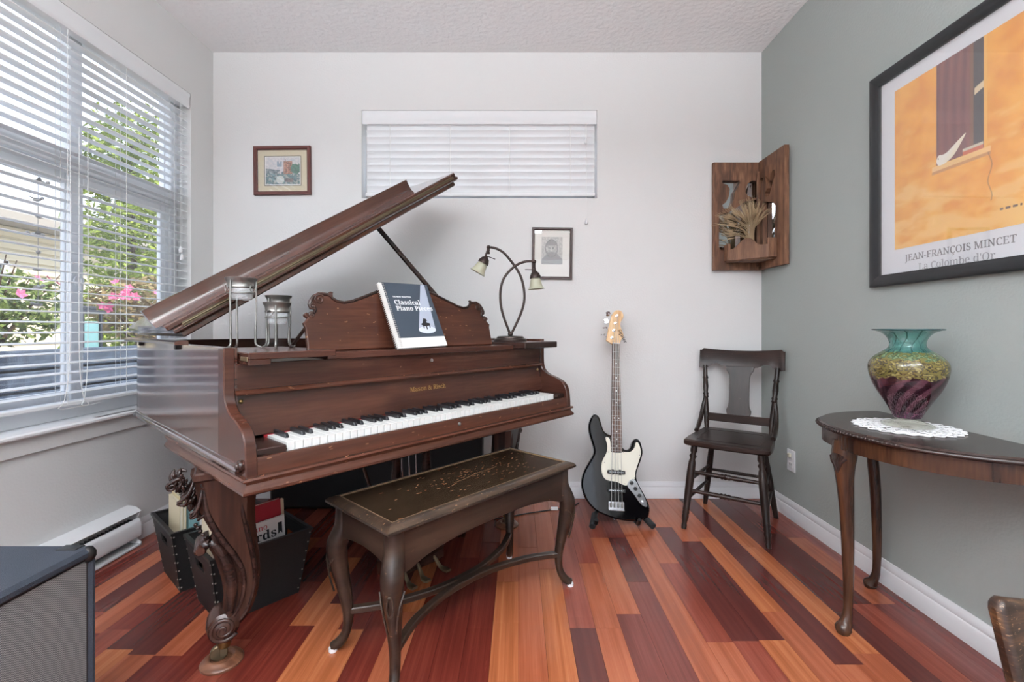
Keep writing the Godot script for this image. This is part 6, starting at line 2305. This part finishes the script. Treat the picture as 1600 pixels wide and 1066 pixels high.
func corner_shelf() -> void:
	var cs := thing("corner_shelf", "rustic carved wooden corner shelf with mirror backing and letter cut-outs", "corner shelf", Vector3(XR, 1.392, ZB))
	var th := 0.026
	var wd := 0.31
	var ht := 0.652
	# back panel: local x from left edge (0) to the corner (0.31)
	var bx := func(cx: float, cy: float) -> Vector2:
		return Vector2((cx - 97.0) / 369.0 * wd, (985.0 - cy) / 770.0 * ht)
	var rx := func(cx: float, cy: float) -> Vector2:
		var f := (cx - 466.0) / 214.0
		var top := 215.0 - 117.0 * f
		var bot := 985.0 - 45.0 * f
		return Vector2(f * wd, (bot - cy) / (bot - top) * ht)
	var conv := func(f: Callable, a: Array) -> Array:
		var r := []
		for k in a.size() / 2:
			r.append(f.call(a[k * 2], a[k * 2 + 1]))
		return r
	for side in 2:
		var base := CSGBox3D.new()
		base.name = "panel"
		base.size = Vector3(wd - (0.0 if side == 0 else th), ht, th)
		base.material = M.rustic
		var holder := CSGCombiner3D.new()
		holder.name = "panel"
		holder.material_override = M.rustic
		cs.add_child(holder, true)
		base.position = Vector3(wd / 2 + (0.0 if side == 0 else th / 2), ht / 2, 0)
		holder.add_child(base)
		var polys := []
		if side == 0:
			holder.position = Vector3(-wd, 0, th / 2 + 0.012)
			polys = [
				conv.call(bx, [160, 345, 285, 345, 290, 362, 272, 392, 250, 430, 246, 480, 228, 528, 200, 545, 168, 545, 160, 520, 186, 500, 206, 460, 214, 405, 195, 375, 160, 365]),
				conv.call(bx, [330, 400, 345, 365, 375, 345, 425, 345, 437, 362, 437, 440, 420, 466, 380, 470, 342, 455, 328, 430]),
				conv.call(bx, [138, 590, 205, 574, 265, 538, 325, 494, 390, 482, 430, 470, 436, 812, 215, 845, 150, 842, 136, 825])]
		else:
			holder.position = Vector3(-th / 2 - 0.012, 0, 0)
			holder.rotation.y = -PI / 2
			polys = [
				conv.call(rx, [500, 330, 516, 312, 528, 318, 520, 345, 512, 350, 510, 430, 500, 440]),
				conv.call(rx, [538, 300, 556, 312, 570, 338, 596, 272, 612, 262, 616, 300, 575, 440, 548, 452, 540, 430, 560, 392, 546, 330]),
				conv.call(rx, [525, 492, 560, 488, 600, 496, 616, 520, 614, 790, 592, 806, 525, 816])]
		for q in polys:
			cut(holder, q)
	# edge strip at the outer end of the right panel and post in the corner
	var s := Shape.new()
	s.box(Vector3(-0.043, ht / 2 - 0.02, 0.043), Vector3(0.016, ht - 0.08, 0.016), 0.003)
	put("corner_post", s, M.rustic, cs)
	for a in [[Vector3(-wd / 2, ht / 2, 0.007), Vector3(wd - 0.02, ht - 0.03, 0.006)], [Vector3(-0.007, ht / 2, wd / 2), Vector3(0.006, ht - 0.03, wd - 0.02)]]:
		s = Shape.new()
		s.box(a[0], a[1])
		put("mirror", s, mat(rgb8(214, 218, 220), 0.03, 1.0), cs)
	# bin
	s = Shape.new()
	s.extrude(V2([-0.235, -0.038, -0.235, -0.085, -0.085, -0.225, -0.038, -0.225, -0.038, -0.038]), 0.016, 0.002, Transform3D(Basis(Vector3.RIGHT, -PI / 2), Vector3(0, 0.05, 0)))
	var bin := put("bin", s, M.rustic, cs)
	s = Shape.new()
	s.box(Vector3(-0.24, 0.10, 0.066), Vector3(0.016, 0.10, 0.06), 0.003)
	put("bin_side", s, M.rustic, bin)
	s = Shape.new()
	var fr := curve2(V2([-0.115, 0.105, -0.08, 0.105, -0.05, 0.13, -0.02, 0.155, 0.02, 0.152, 0.05, 0.122, 0.08, 0.112, 0.115, 0.115]), 4) + V2([0.115, 0.035, -0.115, 0.035])
	s.extrude(fr, 0.018, 0.003, Transform3D(Basis(Vector3.UP, -deg_to_rad(43.0)), Vector3(-0.162, 0.012, 0.157)))
	var front := put("bin_front", s, M.rustic, bin)
	s = Shape.new()
	s.box(Vector3(-0.064, 0.105, 0.232), Vector3(0.05, 0.11, 0.016), 0.003)
	put("bin_side", s, M.rustic, bin)
	s = Shape.new()
	s.ball(Vector3.ZERO, 0.010, 8, Vector3(1, 0.7, 0.4))
	put("knot", s, mat(rgb8(52, 34, 26), 0.7), front, Transform3D(Basis(Vector3.UP, -deg_to_rad(43.0)), Vector3(-0.155, 0.11, 0.162)))
	# dried wheat
	var w := thing("dried_wheat", "bunch of dried wheat ears in the bin of the corner shelf", "dried wheat", Vector3(XR - 0.115, 1.392 + 0.06, ZB + 0.115))
	rng.seed = 33
	var st := Shape.new()
	var er := Shape.new()
	for k in 84:
		var a := rng.randf_range(-PI, PI)
		var sp := rng.randf_range(0.1, 1.0)
		var tip := Vector3(-0.10 * sp * cos(a) * (1.5 if cos(a) > 0 else 0.4) - 0.015, 0.16 + 0.10 * (1.0 - sp * 0.6) + rng.randf_range(-0.02, 0.03), 0.10 * sp * sin(a) * (1.2 if sin(a) > 0 else 0.4) + 0.015)
		if k % 6 == 0:
			tip = Vector3(-0.15, 0.10 + rng.randf() * 0.08, 0.08)
		tip.x = clampf(tip.x, -0.17, 0.055)
		tip.z = clampf(tip.z, -0.055, 0.14)
		var root := Vector3(rng.randf_range(-0.03, 0.0), 0.0, rng.randf_range(0.0, 0.03))
		var mid := root.lerp(tip, 0.5) + Vector3(-tip.x * 0.25, 0.035 + 0.03 * sp, -tip.z * 0.25)
		st.tube(curve3([root, mid, tip], 4), 0.0012, 4)
		var d := (tip - mid).normalized()
		d.y -= 0.25 * sp
		d = d.normalized()
		er.tube([tip - d * 0.012, tip + d * 0.010, tip + d * 0.03, tip + d * 0.05], [0.0015, 0.0042, 0.0040, 0.001], 5)
		for q in 3:
			var e := (d + Vector3(rng.randfn(), rng.randfn(), rng.randfn()) * 0.16).normalized()
			var b0 := tip + d * 0.02
			var b1 := b0 + e * 0.065
			b1.x = minf(b1.x, 0.06)
			b1.z = maxf(b1.z, -0.06)
			er.tube([b0, b1], 0.0007, 3)
	var straw := tri_mat(speckle(rgb8(140, 116, 88), rgb8(204, 182, 146), 0.2, 71), 0.8, 12.0)
	put("stems", st, straw, w).set_meta("kind", "stuff")
	put("ears", er, straw, w).set_meta("kind", "stuff")

# ---------------------------------------------------------------- heater, amplifier, cable
func small_things() -> void:
	var h := thing("baseboard_heater", "white electric baseboard heater along the wall under the window", "heater", Vector3(XL, 0, -1.62))
	var hl := 0.60
	var s := Shape.new()
	s.box(Vector3(0.006, 0.105, 0), Vector3(0.012, 0.17, hl * 2), 0.001)
	var back := put("back_plate", s, M.trim, h)
	s = Shape.new()
	s.extrude(V2([0.0, 0.192, 0.04, 0.186, 0.066, 0.166, 0.064, 0.163, 0.038, 0.178, 0.0, 0.182]), hl * 2, 0.0)
	put("top_cover", s, M.trim, h)
	s = Shape.new()
	s.extrude(curve2(V2([0.055, 0.135, 0.066, 0.125, 0.07, 0.10, 0.07, 0.055, 0.064, 0.05, 0.062, 0.055, 0.064, 0.1, 0.058, 0.122]), 2, true), hl * 2 - 0.01, 0.0)
	put("front_cover", s, M.trim, h)
	s = Shape.new()
	s.box(Vector3(0.035, 0.008, 0), Vector3(0.062, 0.010, hl * 2), 0.001)
	put("bottom_rail", s, M.trim, h)
	s = Shape.new()
	for k in 60:
		s.box(Vector3(0.036, 0.10, -hl + 0.02 + k * 0.02), Vector3(0.04, 0.06, 0.0012))
	s.tube([Vector3(0.036, 0.1, -hl), Vector3(0.036, 0.1, hl)], 0.006, 6)
	put("fins", s, mat(rgb8(96, 96, 98), 0.5, 0.6), h)
	for z in [-hl + 0.002, hl - 0.002]:
		s = Shape.new()
		s.extrude(V2([0.0, 0.004, 0.066, 0.004, 0.066, 0.02, 0.05, 0.03, 0.05, 0.125, 0.062, 0.16, 0.04, 0.184, 0.0, 0.19]), 0.004, 0.0, T(Vector3(0, 0, z)))
		put("end_cap", s, M.trim, h)

	# amplifier cabinet, bottom left
	var k := 724.0 * 0.54 / 338.0
	var ax := -658.0 / 724.0 * k
	var a := thing("guitar_amplifier", "black vinyl guitar amplifier with grey woven grille in the near left corner", "amplifier", Vector3(ax - 0.14, 0, -k + 0.29))
	var tolex := tri_mat(speckle(rgb8(34, 38, 46), rgb8(62, 70, 82), 0.3, 81), 0.55, 6.0)
	relief(tolex, 0.35, 82, 0.5)
	s = Shape.new()
	# hollow-fronted cabinet: four boards round a recessed grille that faces +x
	s.box(Vector3(0, 0.486, 0), Vector3(0.28, 0.028, 0.58), 0.009)
	s.box(Vector3(0, 0.026, 0), Vector3(0.28, 0.028, 0.58), 0.009)
	s.box(Vector3(0, 0.256, -0.281), Vector3(0.28, 0.46, 0.018), 0.006)
	s.box(Vector3(0, 0.256, 0.281), Vector3(0.28, 0.46, 0.018), 0.006)
	s.box(Vector3(-0.13, 0.256, 0), Vector3(0.02, 0.46, 0.56))
	put("cabinet", s, tolex, a)
	s = Shape.new()
	s.box(Vector3(0.126, 0.256, 0), Vector3(0.012, 0.434, 0.545), 0.003)
	var cloth := tri_mat(weave(), 0.9, 26.0)
	put("grille_cloth", s, cloth, a)
	s = Shape.new()
	s.mould(V2([0.2725, 0.4715, -0.2725, 0.4715, -0.2725, 0.0405, 0.2725, 0.0405]), V2([-0.004, 0.128, 0.0, 0.134, 0.003, 0.134, 0.003, 0.128]), 1.0, true)
	var pipe := put("piping", s, M.black, a, Transform3D(Basis(Vector3(0, 0, 1), Vector3(1, 0, 0), Vector3(0, 1, 0)), Vector3.ZERO))
	for z in [-1.0, 1.0]:
		for y in [0.03, 0.482]:
			s = Shape.new()
			s.ball(Vector3(0.128, y, z * 0.277), 0.021, 10, Vector3(0.85, 1.0, 0.85))
			s.box(Vector3(0.122, y + (-0.022 if y > 0.2 else 0.022), z * 0.286), Vector3(0.03, 0.02, 0.008), 0.003)
			s.box(Vector3(0.09, y + (0.0165 if y > 0.2 else -0.0165), z * 0.272), Vector3(0.05, 0.006, 0.03), 0.002)
			put("corner_cap", s, mat(rgb8(58, 56, 56), 0.3, 0.8), a)
	for q in [Vector3(-0.11, 0.006, -0.25), Vector3(0.11, 0.006, -0.25), Vector3(-0.11, 0.006, 0.25), Vector3(0.11, 0.006, 0.25)]:
		s = Shape.new()
		s.lathe(V2([0, -0.006, 0.016, -0.006, 0.018, 0.006, 0, 0.006]), 12, T(q))
		put("foot", s, M.rubber, a)
	s = Shape.new()
	s.bar(curve3([Vector3(0, 0.50, -0.1), Vector3(0, 0.52, -0.07), Vector3(0, 0.525, 0.0), Vector3(0, 0.52, 0.07), Vector3(0, 0.50, 0.1)], 4), 0.014, 0.004, Vector3.RIGHT)
	put("handle", s, M.black, a, T(Vector3(-0.05, 0, 0.12)))

	# cable on the floor between the bench and the bass
	s = Shape.new()
	s.tube(curve3([Vector3(-0.35, 0.004, -2.55), Vector3(-0.14, 0.004, -2.52), Vector3(0.07, 0.004, -2.60), Vector3(0.21, 0.004, -2.65), Vector3(0.30, 0.004, -2.68), Vector3(0.36, 0.004, -2.75)], 6), 0.0035, 6)
	var cb := thing("power_cable", "thin black cable with a white tag on the floor beside the bass", "cable", Vector3.ZERO)
	put("cord", s, M.rubber, cb)
	s = Shape.new()
	s.box(Vector3(0.205, 0.010, -2.645), Vector3(0.04, 0.016, 0.016), 0.002)
	put("tag", s, M.paper, cb)

func weave() -> ImageTexture:
	var im := Image.create(64, 64, false, Image.FORMAT_RGB8)
	for y in 64:
		for x in 64:
			var t := 0.5 + 0.5 * sin(x * TAU / 8.0) * sin((y + (4 if (x / 8) % 2 else 0)) * TAU / 8.0)
			im.set_pixel(x, y, rgb8(58, 58, 60).lerp(rgb8(168, 166, 164), t))
	return ImageTexture.create_from_image(im)
